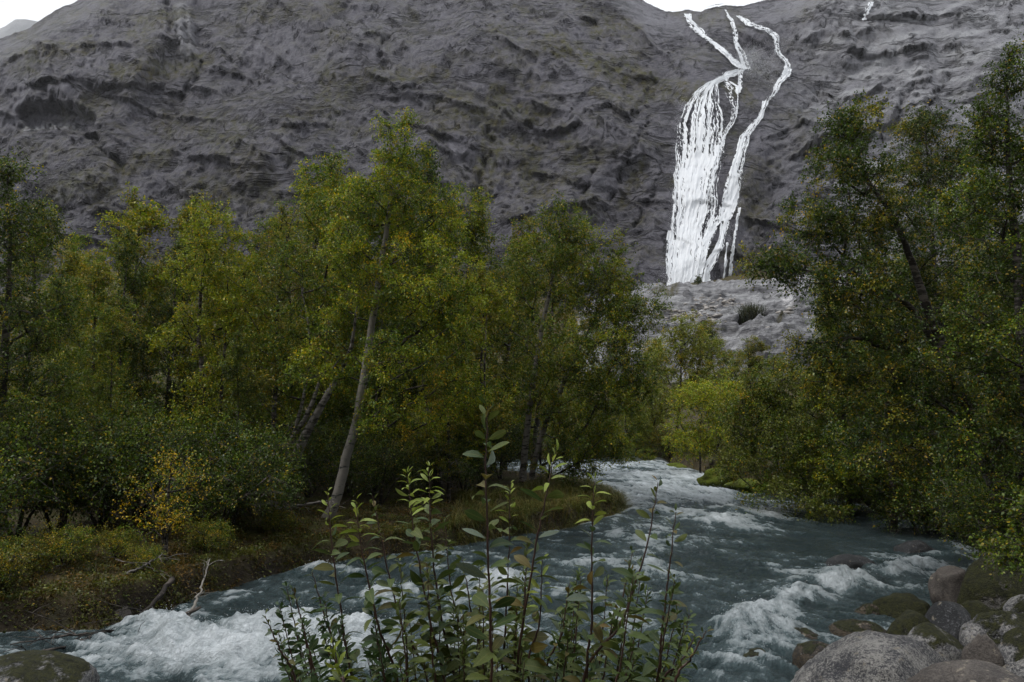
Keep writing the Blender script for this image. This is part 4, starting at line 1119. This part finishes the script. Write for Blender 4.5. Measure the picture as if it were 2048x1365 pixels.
def near_far_bank(px):
    for lim, t in ((100, 'beside the tall dark forest edge tree'), (300, 'in the thick woods behind the golden bush'), (480, 'around the yellow green bushy topped tree'), (690, 'among the dark leaning trunks'), (860, 'behind the pale leaning birch'), (1000, 'between the leaning birch and the broad round tree'), (3000, 'behind the broad round tree on the headland')):
        if px < lim: return t
G1 = 'birches filling the far bank forest'
L1 = 'slender green birch crowded into the forest on the far bank'
for tp, px, top, Y in [(3, 290, 418, 27), (2, 250, 500, 24), (1, 190, 545, 22), (0, 130, 590, 19.5), (2, 345, 520, 25), (1, 470, 425, 28), (3, 500, 520, 24), (0, 640, 372, 25), (2, 880, 340, 25), (0, 930, 420, 27), (1, 985, 470, 29),
                       (0, 700, 345, 27), (2, 760, 430, 24), (1, 600, 480, 29), (3, 960, 560, 23.5), (0, 70, 440, 23), (1, 110, 520, 28), (2, 540, 540, 32), (0, 380, 470, 31), (3, 820, 460, 31), (2, 1010, 520, 33), (1, 1060, 500, 35), (2, -90, 420, 24), (0, -170, 520, 18), (2, -60, 640, 14.5),
                       (0, 230, 640, 18.2), (2, 480, 700, 18.6), (3, 900, 650, 22), (0, 180, 500, 33), (1, 680, 500, 34), (2, 300, 560, 36), (0, 440, 560, 38), (1, 900, 520, 38), (3, 740, 540, 40)]:
    place(tp, px, top, Y, ADJ[tp] + ' ' + near_far_bank(px), G1)
G2 = 'dark trees behind the arching trees'
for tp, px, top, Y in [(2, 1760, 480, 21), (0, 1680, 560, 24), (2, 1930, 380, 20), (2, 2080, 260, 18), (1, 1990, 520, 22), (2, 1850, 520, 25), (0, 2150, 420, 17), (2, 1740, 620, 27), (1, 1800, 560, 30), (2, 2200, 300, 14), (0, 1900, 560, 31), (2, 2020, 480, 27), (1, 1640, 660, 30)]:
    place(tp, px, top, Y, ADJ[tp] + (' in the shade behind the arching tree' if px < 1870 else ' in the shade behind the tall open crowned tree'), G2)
G3 = 'small trees below the rock slab'
for tp, px, top, Y in [(1, 1440, 648, 56), (1, 1470, 690, 50), (0, 1300, 690, 48), (2, 1270, 760, 46), (1, 1500, 720, 62), (3, 1530, 760, 44), (1, 1580, 720, 54), (0, 1620, 760, 46), (1, 1320, 700, 66), (2, 1410, 730, 60), (0, 1250, 800, 43), (1, 1700, 700, 50), (2, 1210, 700, 52), (1, 1120, 640, 56), (2, 1160, 760, 47), (0, 1100, 740, 49), (2, 1190, 820, 45.5), (2, 1060, 760, 46), (1, 1240, 760, 50)]:
    place(tp, px, top, Y, 'small ' + ADJ[tp].split(' ', 1)[1] + (' between the headland and the thin dark trunk' if px < 1330 else ' in the thicket below the pale rock slab'), G3, wide=1.5)
# low bushes: understorey along the far bank and the right bank
bush_t = grow('willow_shrub', [([(0, 0, -.2), (.1, 0, .5), (.25, .1, 1.1)], .025), ([(0.05, 0, -.2), (-.2, .1, .5), (-.5, .2, 1.0)], .02), ([(0, 0.05, -.2), (.2, -.2, .4), (.6, -.3, .8)], .02)],
              [((0, 0, .9), (.8, .7, .5), 34), ((.5, 0, .6), (.6, .6, .4), 18), ((-.5, 0, .6), (.6, .6, .4), 18)], 71, pal='deep', mixpal=('green', .25), leaf=.036, per_twig=18, twigs=9, twig_len=.34)
bush2_t = grow('willow_shrub', [([(0, 0, -.2), (.1, 0, .4), (.2, .1, .8)], .02), ([(0.05, 0, -.2), (-.3, .1, .4), (-.5, .2, .7)], .02)],
               [((0, 0, .6), (.7, .6, .35), 22), ((.4, 0, .35), (.5, .5, .25), 12), ((-.4, 0, .4), (.5, .5, .3), 12)], 72, pal='olive', mixpal=('green', .5), leaf=.042, per_twig=15, twigs=8, twig_len=.3, gold=.10)
bused = [False, False]
def bush(k, px, Y, s, label, group):
    t = (bush_t, bush2_t)[k]
    a, _ = rays(px, 900); x = float(a) * Y; loc = (x, Y, gz(x, Y)); rz = R.uniform(0, 6.28)
    if not bused[k]:
        bused[k] = True; t.location = loc; t.rotation_euler = (0, 0, rz); t.scale = (s, s, s); return tag(t, label, 'bush', group)
    return dup(t, loc, rz, s, label, group, 'bush')
for px, Y, s in [(40, 15.5, 1.5), (120, 16, 1.7), (210, 16.5, 1.6), (270, 17.2, 1.6), (430, 16.5, 1.2), (470, 17.2, 1.5), (500, 18.5, 1.6), (-60, 14, 1.6), (-160, 13, 1.6), (380, 17.6, 1.6), (760, 21, 1.3), (860, 22.5, 1.4), (930, 23.5, 1.3), (620, 22, 1.5), (700, 23, 1.5), (1000, 27, 1.6), (820, 26, 1.7), (560, 24, 1.8), (330, 20, 1.8), (150, 20, 2.0), (960, 30, 2.0), (700, 29, 2.2), (450, 27, 2.2)]:
    bush(0, px, Y, s, 'green understorey bush ' + near_far_bank(px), 'understorey bushes on the far bank')
for px, Y, s in [(60, 13.2, .7), (150, 13.8, .7), (250, 14.6, .6), (20, 12.4, .7), (420, 15.6, .7), (300, 14.0, .5), (560, 17.6, .5), (-90, 12, .9)]:
    bush(1, px, Y, s, 'low olive plant with some yellow leaves on the mossy bank ' + ('below the golden bush' if px > 140 else 'above the wet fallen branches'), 'low plants along the far bank edge')
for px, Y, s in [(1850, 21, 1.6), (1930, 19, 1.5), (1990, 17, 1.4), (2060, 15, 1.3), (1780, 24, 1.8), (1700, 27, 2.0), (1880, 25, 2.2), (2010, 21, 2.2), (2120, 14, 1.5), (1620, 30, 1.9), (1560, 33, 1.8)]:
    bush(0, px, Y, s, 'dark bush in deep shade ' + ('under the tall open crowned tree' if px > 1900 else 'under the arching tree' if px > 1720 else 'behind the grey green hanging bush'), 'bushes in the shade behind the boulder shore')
for px, Y, s in [(1500, 33, 1.2), (1440, 37, 1.3), (1340, 44, 1.6), (1390, 42, 1.4), (1300, 47, 1.6), (1240, 47, 1.7), (1200, 47, 2.0), (1150, 46.5, 2.0), (1100, 47, 2.0), (1050, 46, 2.0), (1000, 46, 2.2), (1180, 52, 2.6), (1110, 53, 2.8)]:
    bush(1, px, Y, s, 'olive bush along the mossy bank ' + ('behind the headland' if px < 1270 else 'beside the upstream rapids'), 'bushes beside the upstream rapids')
# ------------------------------------------------------------------ grass and moss along the banks
def blades(name, P, length, tint, g, wide=0.006, lean=0.5, dirs=None):
    n = len(P)
    a = g.random(n) * 6.283
    d = np.stack([np.cos(a), np.sin(a), np.zeros(n)], -1)
    if dirs is not None: d = 0.6 * d + dirs; d /= np.linalg.norm(d, axis=1)[:, None] + 1e-9
    side = np.stack([-d[:, 1], d[:, 0], np.zeros(n)], -1)
    L = length[:, None]; le = (lean * (0.4 + 1.2 * g.random(n)))[:, None]
    up = np.array([0, 0, 1.0])
    p1 = P + up * L * 0.5 + d * L * 0.18 * le; p2 = P + up * L * (0.85 - 0.25 * le) + d * L * 0.6 * le; p3 = P + up * L * (0.95 - 0.75 * le) + d * L * 1.05 * le
    w = wide * (0.7 + 0.6 * g.random(n))[:, None]
    V = np.stack([P - side * w, P + side * w, p1 + side * w * .9, p1 - side * w * .9, p2 + side * w * .6, p2 - side * w * .6, p3], 1)
    b = np.arange(n)[:, None] * 7
    Q = np.concatenate([b + np.array([[0, 1, 2, 3]]), b + np.array([[3, 2, 4, 5]])]); T = b + np.array([[5, 4, 6]])
    o = obj(name, mesh_from(name, V.reshape(-1, 3), Q, T, smooth=False, attrs={'tint': np.repeat(tint, 7, 0)}), M_LEAF)
    o['kind'] = 'stuff'
    return o
g = np.random.default_rng(91)
def scatter(poly_px, n, dmin, dmax):
    """points on dry ground inside a world rectangle, within a distance band of the water"""
    x0, x1, y0, y1 = poly_px
    X = g.uniform(x0, x1, n); Y = g.uniform(y0, y1, n)
    d = river_sd(X, Y); k = (d > dmin) & (d < dmax)
    X, Y, d = X[k], Y[k], d[k]
    cl_ = fbm(X / 0.5, Y / 0.5, 3, 301); k = g.random(len(X)) < sstep(-0.35, 0.35, cl_)
    return X[k], Y[k], d[k]
# long grass on the headland, hanging over the water
X, Y, d = scatter((-1.5, 4.6, 17.5, 28), 60000, -0.12, 2.6)
zz = ground(X, Y)
gx = river_sd(X + 0.05, Y) - d; gy2 = river_sd(X, Y + 0.05) - d; gd = -np.stack([gx, gy2, gx * 0], -1); gd /= np.linalg.norm(gd, axis=1)[:, None] + 1e-6
edge_ = np.exp(-np.maximum(d, 0) / 0.4)[:, None]
pal = np.array([[0.115, 0.135, 0.030], [0.17, 0.16, 0.045], [0.27, 0.21, 0.08], [0.08, 0.105, 0.025]])
ti = pal[g.integers(0, 4, len(X))] * (0.75 + 0.5 * g.random((len(X), 1)))
blades('headland_grass', np.stack([X, Y, zz - 0.02], -1), 0.16 + 0.26 * g.random(len(X)), ti, g, 0.006, 0.8, gd * 1.2 * edge_)
# short brown and olive growth on the mossy bank
X, Y, d = scatter((-12, 1.0, 9.5, 20.5), 130000, -0.12, 2.6)
zz = ground(X, Y)
pal = np.array([[0.10, 0.062, 0.018], [0.075, 0.060, 0.018], [0.055, 0.058, 0.016], [0.13, 0.085, 0.02], [0.06, 0.075, 0.018]])
pt = fbm(X / 0.9, Y / 0.9, 3, 303)
ix = np.clip(((pt + 0.5) * 5 + g.normal(size=len(X)) * 0.9).astype(int), 0, 4)
ti = pal[ix] * (0.7 + 0.6 * g.random((len(X), 1)))
gx = river_sd(X + 0.05, Y) - d; gy2 = river_sd(X, Y + 0.05) - d; gd = -np.stack([gx, gy2, gx * 0], -1); gd /= np.linalg.norm(gd, axis=1)[:, None] + 1e-6
blades('bank_growth', np.stack([X, Y, zz - 0.02], -1), 0.05 + 0.13 * g.random(len(X)) ** 1.5, ti, g, 0.007, 0.9, gd * 1.0 * np.exp(-np.maximum(d, 0) / 0.5)[:, None])
# moss, heather and seedlings: tiny leaves close to the ground
X2, Y2, d2 = scatter((-12, 3.5, 9.5, 26), 250000, -0.16, 3.2)
e_ = g.random(260000); XE = g.uniform(-12, 3.5, 260000); YE = g.uniform(9.5, 26, 260000); dE = river_sd(XE, YE); kE = (dE > -0.2) & (dE < 0.7)
X2 = np.concatenate([X2, XE[kE]]); Y2 = np.concatenate([Y2, YE[kE]]); d2 = np.concatenate([d2, dE[kE]])
z2 = ground(X2, Y2) + 0.015 + 0.11 * g.random(len(X2)) ** 2
pt2 = fbm(X2 / 0.7, Y2 / 0.7, 4, 304)
pal2 = np.array([[0.15, 0.085, 0.018], [0.10, 0.066, 0.018], [0.066, 0.062, 0.016], [0.075, 0.088, 0.018], [0.115, 0.125, 0.022], [0.05, 0.07, 0.016]])
ix2 = np.clip(((pt2 + 0.5) * 6 + g.normal(size=len(X2)) * 0.7).astype(int), 0, 5)
t2 = pal2[ix2] * (0.55 + 0.75 * g.random((len(X2), 1)))
mo = obj('bank_moss', leaf_mesh('bank_moss', np.stack([X2, Y2, z2], -1), g.normal(size=(len(X2), 3)) * np.array([1, 1, .5]), 0.028 + 0.035 * g.random(len(X2)), t2, g), M_LEAF)
mo['kind'] = 'stuff'
# the far right bank
X, Y, d = scatter((5.5, 20, 17, 46), 60000, -0.15, 2.2)
zz = ground(X, Y)
ti = pal[g.integers(1, 5, len(X))] * (0.8 + 0.5 * g.random((len(X), 1)))
blades('far_bank_growth', np.stack([X, Y, zz - 0.02], -1), 0.10 + 0.2 * g.random(len(X)), ti, g, 0.012, 0.8)
# fallen leaves on the mossy bank
X, Y, d = scatter((-12, 1.0, 10, 21), 9000, 0.0, 4)
zz = ground(X, Y)
ti = np.array([[0.30, 0.19, 0.02], [0.20, 0.13, 0.03], [0.12, 0.07, 0.03]])[g.integers(0, 3, len(X))]
lf = obj('fallen_leaves', leaf_mesh('fallen_leaves', np.stack([X, Y, zz + 0.06 + 0.06 * g.random(len(X))], -1), np.concatenate([g.normal(size=(len(X), 2)), 0.2 * g.normal(size=(len(X), 1))], 1), 0.035 + 0.025 * g.random(len(X)), ti, g), M_LEAF)
lf['kind'] = 'stuff'

# moss mounds at the upstream bank
def mound(px, py, w, h, Y, label, seed):
    c = vp(px, py, Y); rx = w / 2 / F * Y; rz = h / F * Y
    bm = bmesh.new(); bmesh.ops.create_icosphere(bm, subdivisions=4, radius=1.0)
    off = Vector((seed * 3.1, seed, 1))
    for v in bm.verts:
        p = v.co; r = 1 + 0.25 * mnoise.noise(p * 1.6 + off) + 0.10 * mnoise.noise(p * 5 + off)
        v.co = Vector((p.x * rx * r, p.y * rx * 0.9 * r, p.z * rz * r))
    for f in bm.faces: f.smooth = True
    me = bpy.data.meshes.new('moss_mound'); bm.to_mesh(me); bm.free()
    n_ = NT('mound_moss'); v_ = n_.coord()
    cc = n_.ramp(n_.noise(v_, 2.2, 5, 0.65), [(0.35, (0.045, 0.05, 0.012)), (0.5, (0.10, 0.13, 0.014)), (0.68, (0.14, 0.12, 0.03))])
    m = n_.done(n_.bsdf(cc, 0.9, 0.15, n_.bump(n_.noise(v_, 16, 5, 0.75), 1.0, 0.08)))
    o = obj('moss_mound', me, m); o.location = (c[0], c[1], c[2] - rz)
    return tag(o, label, 'moss')
mound(1440, 938, 78, 22, 30.5, 'bright green moss mound where the right bank meets white water', 1)
mound(1352, 928, 70, 15, 40, 'dark olive moss mound upstream of the bright green one', 2)
mound(1500, 958, 90, 14, 29, 'brownish moss mound under the grey green hanging bush', 4)

# ------------------------------------------------------------------ dead wood on the far bank
def dead(name, label, pts, r0, twigs, seed, bark=None, cat='branch', tl=0.6, sag=0.0):
    """pts: (px, py, depth)"""
    gg = np.random.default_rng(seed)
    P = spline([vp(*p) for p in pts], 22); P[1:-1] += 0.012 * gg.normal(size=P[1:-1].shape)
    o_ = P[0].copy()
    root = bpy.data.objects.new(name, None); COL.objects.link(root); root.location = tuple(o_)
    rr = r0 * (1 - 0.78 * np.linspace(0, 1, 22)); rr *= 1 + 0.12 * gg.normal(size=22)
    V, Q = tubes([(P - o_, rr)], 8)
    obj('stem', mesh_from('stem', V, Q), bark or M_GREYBARK, root)
    for k in range(twigs):
        i = int(gg.integers(5, 21)); d = P[min(i + 1, 21)] - P[i - 1]; d /= np.linalg.norm(d)
        d = d * 0.9 + 0.55 * gg.normal(size=3); d[2] = min(d[2] * 0.4 - sag, 0.25); d /= np.linalg.norm(d)
        l = tl * (0.4 + 0.9 * gg.random())
        Tw = spline([P[i], P[i] + d * l * .5 + 0.06 * l * gg.normal(size=3), P[i] + d * l + 0.12 * l * gg.normal(size=3) * np.array([1, 1, .35])], 8)
        ch = [(Tw - o_, np.linspace(rr[i] * .5 + .003, .0025, 8))]
        for m in range(3):
            j = int(gg.integers(2, 7)); e = d + 0.7 * gg.normal(size=3); e[2] *= 0.4; e /= np.linalg.norm(e)
            ch.append((spline([Tw[j], Tw[j] + e * l * .25, Tw[j] + e * l * .45 + 0.05 * gg.normal(size=3)], 5) - o_, np.linspace(.005, .002, 5)))
        V, Q = tubes(ch, 4)
        obj('twig', mesh_from('twig', V, Q), bark or M_GREYBARK, root)
    return tag(root, label, cat)
M_WETBARK = mat_bark('wet_dead_wood', (0.085, 0.07, 0.06), (0.022, 0.018, 0.016), 0.0)
dead('dead_trunk', 'thin lichen spotted dead trunk standing out of the water by the bank', [(366, 1252, 12.2), (392, 1205, 12.6), (404, 1170, 12.9), (420, 1118, 13.4)], 0.030, 4, 1, M_BIRCH, 'dead tree', .4)
dead('fallen_branch', 'long dark fallen branch trailing twigs into the foaming river', [(345, 1158, 13.4), (318, 1195, 12.9), (270, 1238, 12.0), (190, 1275, 11.2), (90, 1305, 10.5), (-20, 1330, 10.1)], 0.045, 14, 2, M_WETBARK, tl=1.1, sag=.05)
dead('fallen_branch', 'wet fallen branch lying along the foot of the mossy bank', [(400, 1215, 12.3), (330, 1245, 11.9), (240, 1262, 11.4), (140, 1272, 11.0), (20, 1290, 10.8)], 0.030, 10, 3, M_WETBARK, tl=1.0, sag=.03)
dead('fallen_branch', 'thin dark twig reaching over the dark water from the fallen branches', [(200, 1268, 11.4), (240, 1258, 11.5), (275, 1252, 11.6), (298, 1254, 11.6)], 0.012, 4, 4, M_WETBARK, tl=.3)
dead('fallen_log', 'pale fallen log lying between the dark trunks and the leaning birch', [(556, 1018, 18.9), (590, 1012, 18.9), (640, 1005, 18.8), (668, 1000, 18.8)], 0.05, 5, 5, M_GREYBARK, 'log', .5)
dead('dead_trunk', 'crooked dead stem hanging from the mossy bank beside the leaning birch', [(590, 1098, 17.2), (578, 1122, 16.9), (566, 1142, 16.6), (548, 1170, 16.2)], 0.045, 4, 6, M_GREYBARK, 'dead tree', .4, sag=.2)
dead('fallen_log', 'grey log lying on the mossy bank below the green understorey', [(18, 1152, 13.0), (60, 1148, 13.1), (100, 1140, 13.3), (130, 1128, 13.6)], 0.05, 4, 7, M_GREYBARK, 'log', .4)
dead('fallen_branch', 'bare pale branch sticking out of the mossy bank under the golden bush', [(250, 1150, 13.4), (290, 1132, 13.6), (318, 1112, 13.8)], 0.03, 5, 8, M_GREYBARK, tl=.5)

# ------------------------------------------------------------------ plants on the slab
c = on_slab(np.array([1500.0]), np.array([657.0]))[0]
n_ = 700; gg = np.random.default_rng(5)
a_ = gg.random(n_) * 6.283; le = 2.2 + 3.4 * gg.random(n_)
Pb = c + np.stack([1.0 * gg.normal(size=n_), 0.5 * gg.normal(size=n_), -0.6 + 0.2 * gg.normal(size=n_)], -1)
ts_ = blades('grass_tussock', Pb - c, le, np.array([[0.030, 0.042, 0.020], [0.05, 0.05, 0.02]])[gg.integers(0, 2, n_)], gg, 0.05, 0.4)
del ts_['kind']; ts_.location = tuple(c); tag(ts_, 'dark grass tussock growing from a cleft in the pale rock slab', 'grass')
tb = grow('slab_bush', [([(0, 0, -.3), (.05, 0, .8), (0, 0, 1.9)], .06)], [((0, 0, .7), (1.1, .9, .6), 22), ((0, 0, 1.5), (.6, .6, .6), 12)], 81, pal='deep', leaf=.14, per_twig=12, twig_len=.5)
tb.location = tuple(on_slab(np.array([1394.0]), np.array([584.0]))[0] + np.array([0, -1.0, 0.2])); tag(tb, 'small green bush at the foot of the waterfall', 'bush')

# ------------------------------------------------------------------ willow shoots in the foreground
def mat_wleaf(name, cols, pale):
    n = NT(name)
    oi = n.n('ShaderNodeObjectInfo'); v = n.coord()
    c = n.ramp(oi.outputs['Random'], [(0.0, cols[0]), (0.35, cols[1]), (0.75, cols[2]), (0.93, cols[2]), (0.95, pale), (1.0, pale)])
    c = n.mix(n.ramp(n.noise(v, 22, 4, .6), [(.45, 0.0), (.75, .55)]), c, (cols[0][0] * .7, cols[0][1] * .7, cols[0][2] * .6))
    vx = n.n('ShaderNodeSeparateXYZ'); n.l(v, vx.inputs[0])
    rib = n.math('ABSOLUTE', vx.outputs['X'])
    c = n.mix(n.ramp(rib, [(0.0, .55), (0.02, 0.0)]), c, (0.20, 0.20, 0.06))
    a = n.bsdf(c, 0.42, 0.28, n.bump(n.noise(v, 30, 3, .6), .3, .01))
    t = n.n('ShaderNodeBsdfTranslucent'); n.l(c, t.inputs[0])
    m = n.n('ShaderNodeMixShader'); m.inputs[0].default_value = 0.28
    n.l(a, m.inputs[1]); n.l(t.outputs[0], m.inputs[2])
    return n.done(m.outputs[0])
M_WL = mat_wleaf('willow_leaf', [(0.036, 0.068, 0.020), (0.060, 0.098, 0.026), (0.100, 0.125, 0.026)], (0.14, 0.18, 0.13))
M_WT = mat_wleaf('willow_tip_leaf', [(0.19, 0.26, 0.035), (0.25, 0.32, 0.05), (0.29, 0.34, 0.05)], (0.26, 0.32, 0.08))
M_WO = mat_wleaf('willow_autumn_leaf', [(0.085, 0.080, 0.018), (0.13, 0.095, 0.020), (0.10, 0.098, 0.022)], (0.17, 0.11, 0.03))
M_STEM = (lambda n: n.done(n.bsdf(n.mix(n.noise(n.coord(), 14, 4), (0.030, 0.014, 0.012), (0.075, 0.040, 0.028)), 0.45, 0.4)))(NT('willow_stem'))
def wleaf(nm, curl, fold, wd, mat):
    """one leaf, unit length along +Y, upper side +Z"""
    prof = [(0, .03), (.18, .55), (.42, .95), (.66, 1.0), (.86, .62), (1.0, .04)]
    V = []
    for t, w in prof:
        z = -curl * t * t; y = t * (1 - .22 * curl * t)
        V += [(-wd * .82 * w * .5, y, z + fold * w), (0, y, z), (wd * .82 * w * .5, y, z + fold * w * .8)]
    Q = []
    for k in range(len(prof) - 1):
        b = 3 * k; Q += [(b, b + 1, b + 4, b + 3), (b + 1, b + 2, b + 5, b + 4)]
    me = mesh_from(nm, np.array(V), np.array(Q)); me.materials.append(mat); return me
LM = [wleaf('leaf', c_, f_, w_, M_WL) for c_, f_, w_ in ((.25, .05, .46), (.5, .07, .50), (.12, .03, .42), (.75, .08, .46))]
LMO = [wleaf('leaf', c_, f_, w_, M_WO) for c_, f_, w_ in ((.3, .06, .48), (.6, .05, .50))]
LMT = [wleaf('leaf', c_, f_, w_, M_WT) for c_, f_, w_ in ((.35, .06, .36), (.15, .10, .34), (.8, .06, .34))]
from mathutils import Matrix
def shrub(label, stems, Y0, seed):
    rr = random.Random(seed)
    bx = sum(s[0][-1][0] for s in stems) / len(stems)
    a, _ = rays(bx, 1365); base = Vector((float(a) * Y0, Y0 - 0.15, gz(float(a) * Y0, Y0 - 0.15)))
    root = bpy.data.objects.new('willow_shrub', None); COL.objects.link(root); root.location = base
    tag(root, label, 'shrub')
    nleaf = 0; extra = []
    for pts, Y, tip, size, dens in stems:
        W_ = [vp(p[0], p[1], Y) for p in pts]
        foot = np.array(base) + np.array([rr.uniform(-.25, .25), rr.uniform(-.12, .12), -.06])
        W_ = [W_[0]] + W_[1:] + [foot]
        P = spline(W_, 46)[::-1]; P[1:-1] += 0.0012 * rng.normal(size=P[1:-1].shape)
        V, Q = tubes([(P - np.array(base), np.linspace(.0065, .0014, 46))], 6)
        st = obj('stem', mesh_from('stem', V, Q), M_STEM, root)
        L = np.concatenate([[0], np.cumsum(np.linalg.norm(np.diff(P, axis=0), axis=1))]); tot = L[-1]
        s = tot * 0.30; k = 0; phi = rr.uniform(0, 6.28)
        while s < tot:
            fr = s / tot; i = int(np.searchsorted(L, s)) ; i = min(max(i, 1), 45)
            p = P[i]; d = P[i] - P[i - 1]; d /= np.linalg.norm(d)
            near_tip = tot - s
            phi += 2.4 + rr.uniform(-.35, .35)
            u = np.cross(d, [0.3, 1, 0]); u /= np.linalg.norm(u); v_ = np.cross(d, u)
            out = math.cos(phi) * u + math.sin(phi) * v_
            asc = 0.55 if near_tip > .08 else 1.3
            ax_ = out + asc * d; ax_ /= np.linalg.norm(ax_)
            nn = d - ax_ * np.dot(d, ax_) + 0.6 * np.array([rr.gauss(0, 1), rr.gauss(0, 1), rr.gauss(0, 1)])
            sz = 1.12 * size * (0.75 + .5 * rr.random())
            if near_tip < .22: sz *= 0.40 + 0.6 * near_tip / .22
            young = tip and near_tip < .17
            me = rr.choice(LMT) if young else (rr.choice(LMO) if rr.random() < .16 else rr.choice(LM))
            y_ = Vector(ax_); z_ = Vector(nn); x_ = y_.cross(z_).normalized(); z_ = x_.cross(y_).normalized()
            M = Matrix((x_, y_, z_)).transposed().to_4x4() @ Matrix.Diagonal((sz, sz, sz, 1))
            M.translation = Vector(p - np.array(base)) + y_ * 0.006
            px_, py_ = project(p[0], p[1], p[2])
            if py_ < 1420:
                if nleaf < 300:
                    o = bpy.data.objects.new('leaf', me); COL.objects.link(o); o.parent = st; o.matrix_local = M; nleaf += 1
                else: extra.append((me, M))
            s += (0.0145 if near_tip > .14 else 0.0085) / dens * (0.7 + .6 * rr.random())
    if extra:
        bm = bmesh.new()
        for me, M in extra:
            n0 = len(bm.verts); bm.from_mesh(me)
            bm.verts.ensure_lookup_table()
            for v in bm.verts[n0:]: v.co = M @ v.co
        me = bpy.data.meshes.new('leaves'); bm.to_mesh(me); bm.free()
        o = obj('leaves', me, M_WL, root); o['kind'] = 'stuff'
    return nleaf, len(extra)
def fills(n, x0, x1, seed, top=(1150, 1330), Y=(2.5, 3.3)):
    rr = random.Random(seed); o = []
    for k in range(n):
        x = rr.uniform(x0, x1); y = rr.uniform(*top)
        o.append(([(x, y), (x + (975 - x) * .08, (y + 1480) / 2), (x + (975 - x) * .16, 1480)], rr.uniform(*Y), False, rr.uniform(.042, .058), 1.15))
    return o
SH = [
    ('willow shoots with pale lime tips at the leaning birch end of the riverside thicket',
     [([(585, 1175), (605, 1250), (640, 1400)], 2.9, False, .045, .6), ([(530, 1232), (560, 1300), (600, 1400)], 2.8, False, .04, .8), ([(655, 985), (665, 1100), (690, 1280), (705, 1420)], 3.0, True, .060, .7),
      ([(712, 1002), (725, 1110), (760, 1260), (800, 1420)], 2.8, True, .065, .75), ([(745, 992), (765, 1090), (800, 1240), (850, 1420)], 3.2, False, .062, .6), ([(625, 1145), (650, 1240), (690, 1400)], 3.1, False, .055, .7), ([(660, 1290), (680, 1350), (700, 1420)], 2.4, True, .055, 1.2)] + fills(26, 550, 800, 1, (1170, 1345)), 2.8),
    ('tallest willow shoots with a lone long leafed stem over the river foam',
     [([(975, 812), (972, 950), (978, 1150), (985, 1420)], 2.5, False, .080, .62), ([(815, 948), (830, 1080), (860, 1240), (900, 1420)], 2.8, True, .062, 1.0), ([(858, 935), (862, 1060), (880, 1220), (920, 1420)], 2.9, True, .062, 1.1), ([(1020, 970), (1018, 1100), (1010, 1260), (1000, 1420)], 3.0, True, .055, .7),
      ([(1112, 905), (1090, 1000), (1062, 1150), (1030, 1420)], 2.7, True, .075, .55), ([(890, 1040), (900, 1160), (930, 1300), (950, 1420)], 3.1, False, .06, .8), ([(925, 1120), (940, 1210), (965, 1420)], 3.2, False, .05, .8), ([(1055, 1085), (1050, 1200), (1035, 1420)], 3.0, False, .055, .8)] + fills(26, 790, 1060, 2, (1120, 1335)), 2.7),
    ('olive willow shoots with bare purple stem ends at the boulder end of the thicket',
     [([(1188, 962), (1184, 1080), (1184, 1240), (1175, 1420)], 2.6, True, .062, .7), ([(1316, 965), (1294, 1090), (1245, 1240), (1165, 1420)], 2.6, False, .060, .55), ([(1352, 1025), (1338, 1140), (1322, 1280), (1305, 1420)], 2.7, False, .060, .5), ([(1392, 1270), (1360, 1330), (1320, 1420)], 2.6, True, .045, .9), ([(1412, 1262), (1380, 1320), (1340, 1420)], 2.5, False, .045, .8),
      ([(1140, 1165), (1125, 1260), (1090, 1420)], 2.9, False, .055, .8), ([(1265, 1105), (1240, 1220), (1190, 1420)], 3.0, False, .05, .8), ([(1215, 1150), (1205, 1260), (1180, 1420)], 3.1, False, .05, .8), ([(1085, 1120), (1080, 1240), (1070, 1420)], 2.7, True, .06, .7)] + fills(28, 1060, 1390, 3, (1140, 1345)), 2.7),
]
for k, (lab, st_list, y0) in enumerate(SH): shrub(lab, st_list, y0, 500 + k)
# ------------------------------------------------------------------ damp valley air
def haze_box():
    bm = bmesh.new(); bmesh.ops.create_cube(bm, size=1.0)
    me = bpy.data.meshes.new('haze'); bm.to_mesh(me); bm.free()
    m = bpy.data.materials.new('haze_air'); m.use_nodes = True; t = m.node_tree; t.nodes.clear()
    v = t.nodes.new('ShaderNodeVolumePrincipled'); v.inputs['Color'].default_value = (0.93, 0.95, 0.98, 1)
    v.inputs['Density'].default_value = HAZE; v.inputs['Anisotropy'].default_value = 0.2
    o = t.nodes.new('ShaderNodeOutputMaterial'); t.links.new(v.outputs[0], o.inputs['Volume'])
    me.materials.append(m)
    h = bpy.data.objects.new('haze', me); COL.objects.link(h)
    h.location = (0, 2000, 1100); h.scale = (9000, 4600, 2204)
    tag(h, kind='stuff')
HAZE = 0.0001
haze_box()
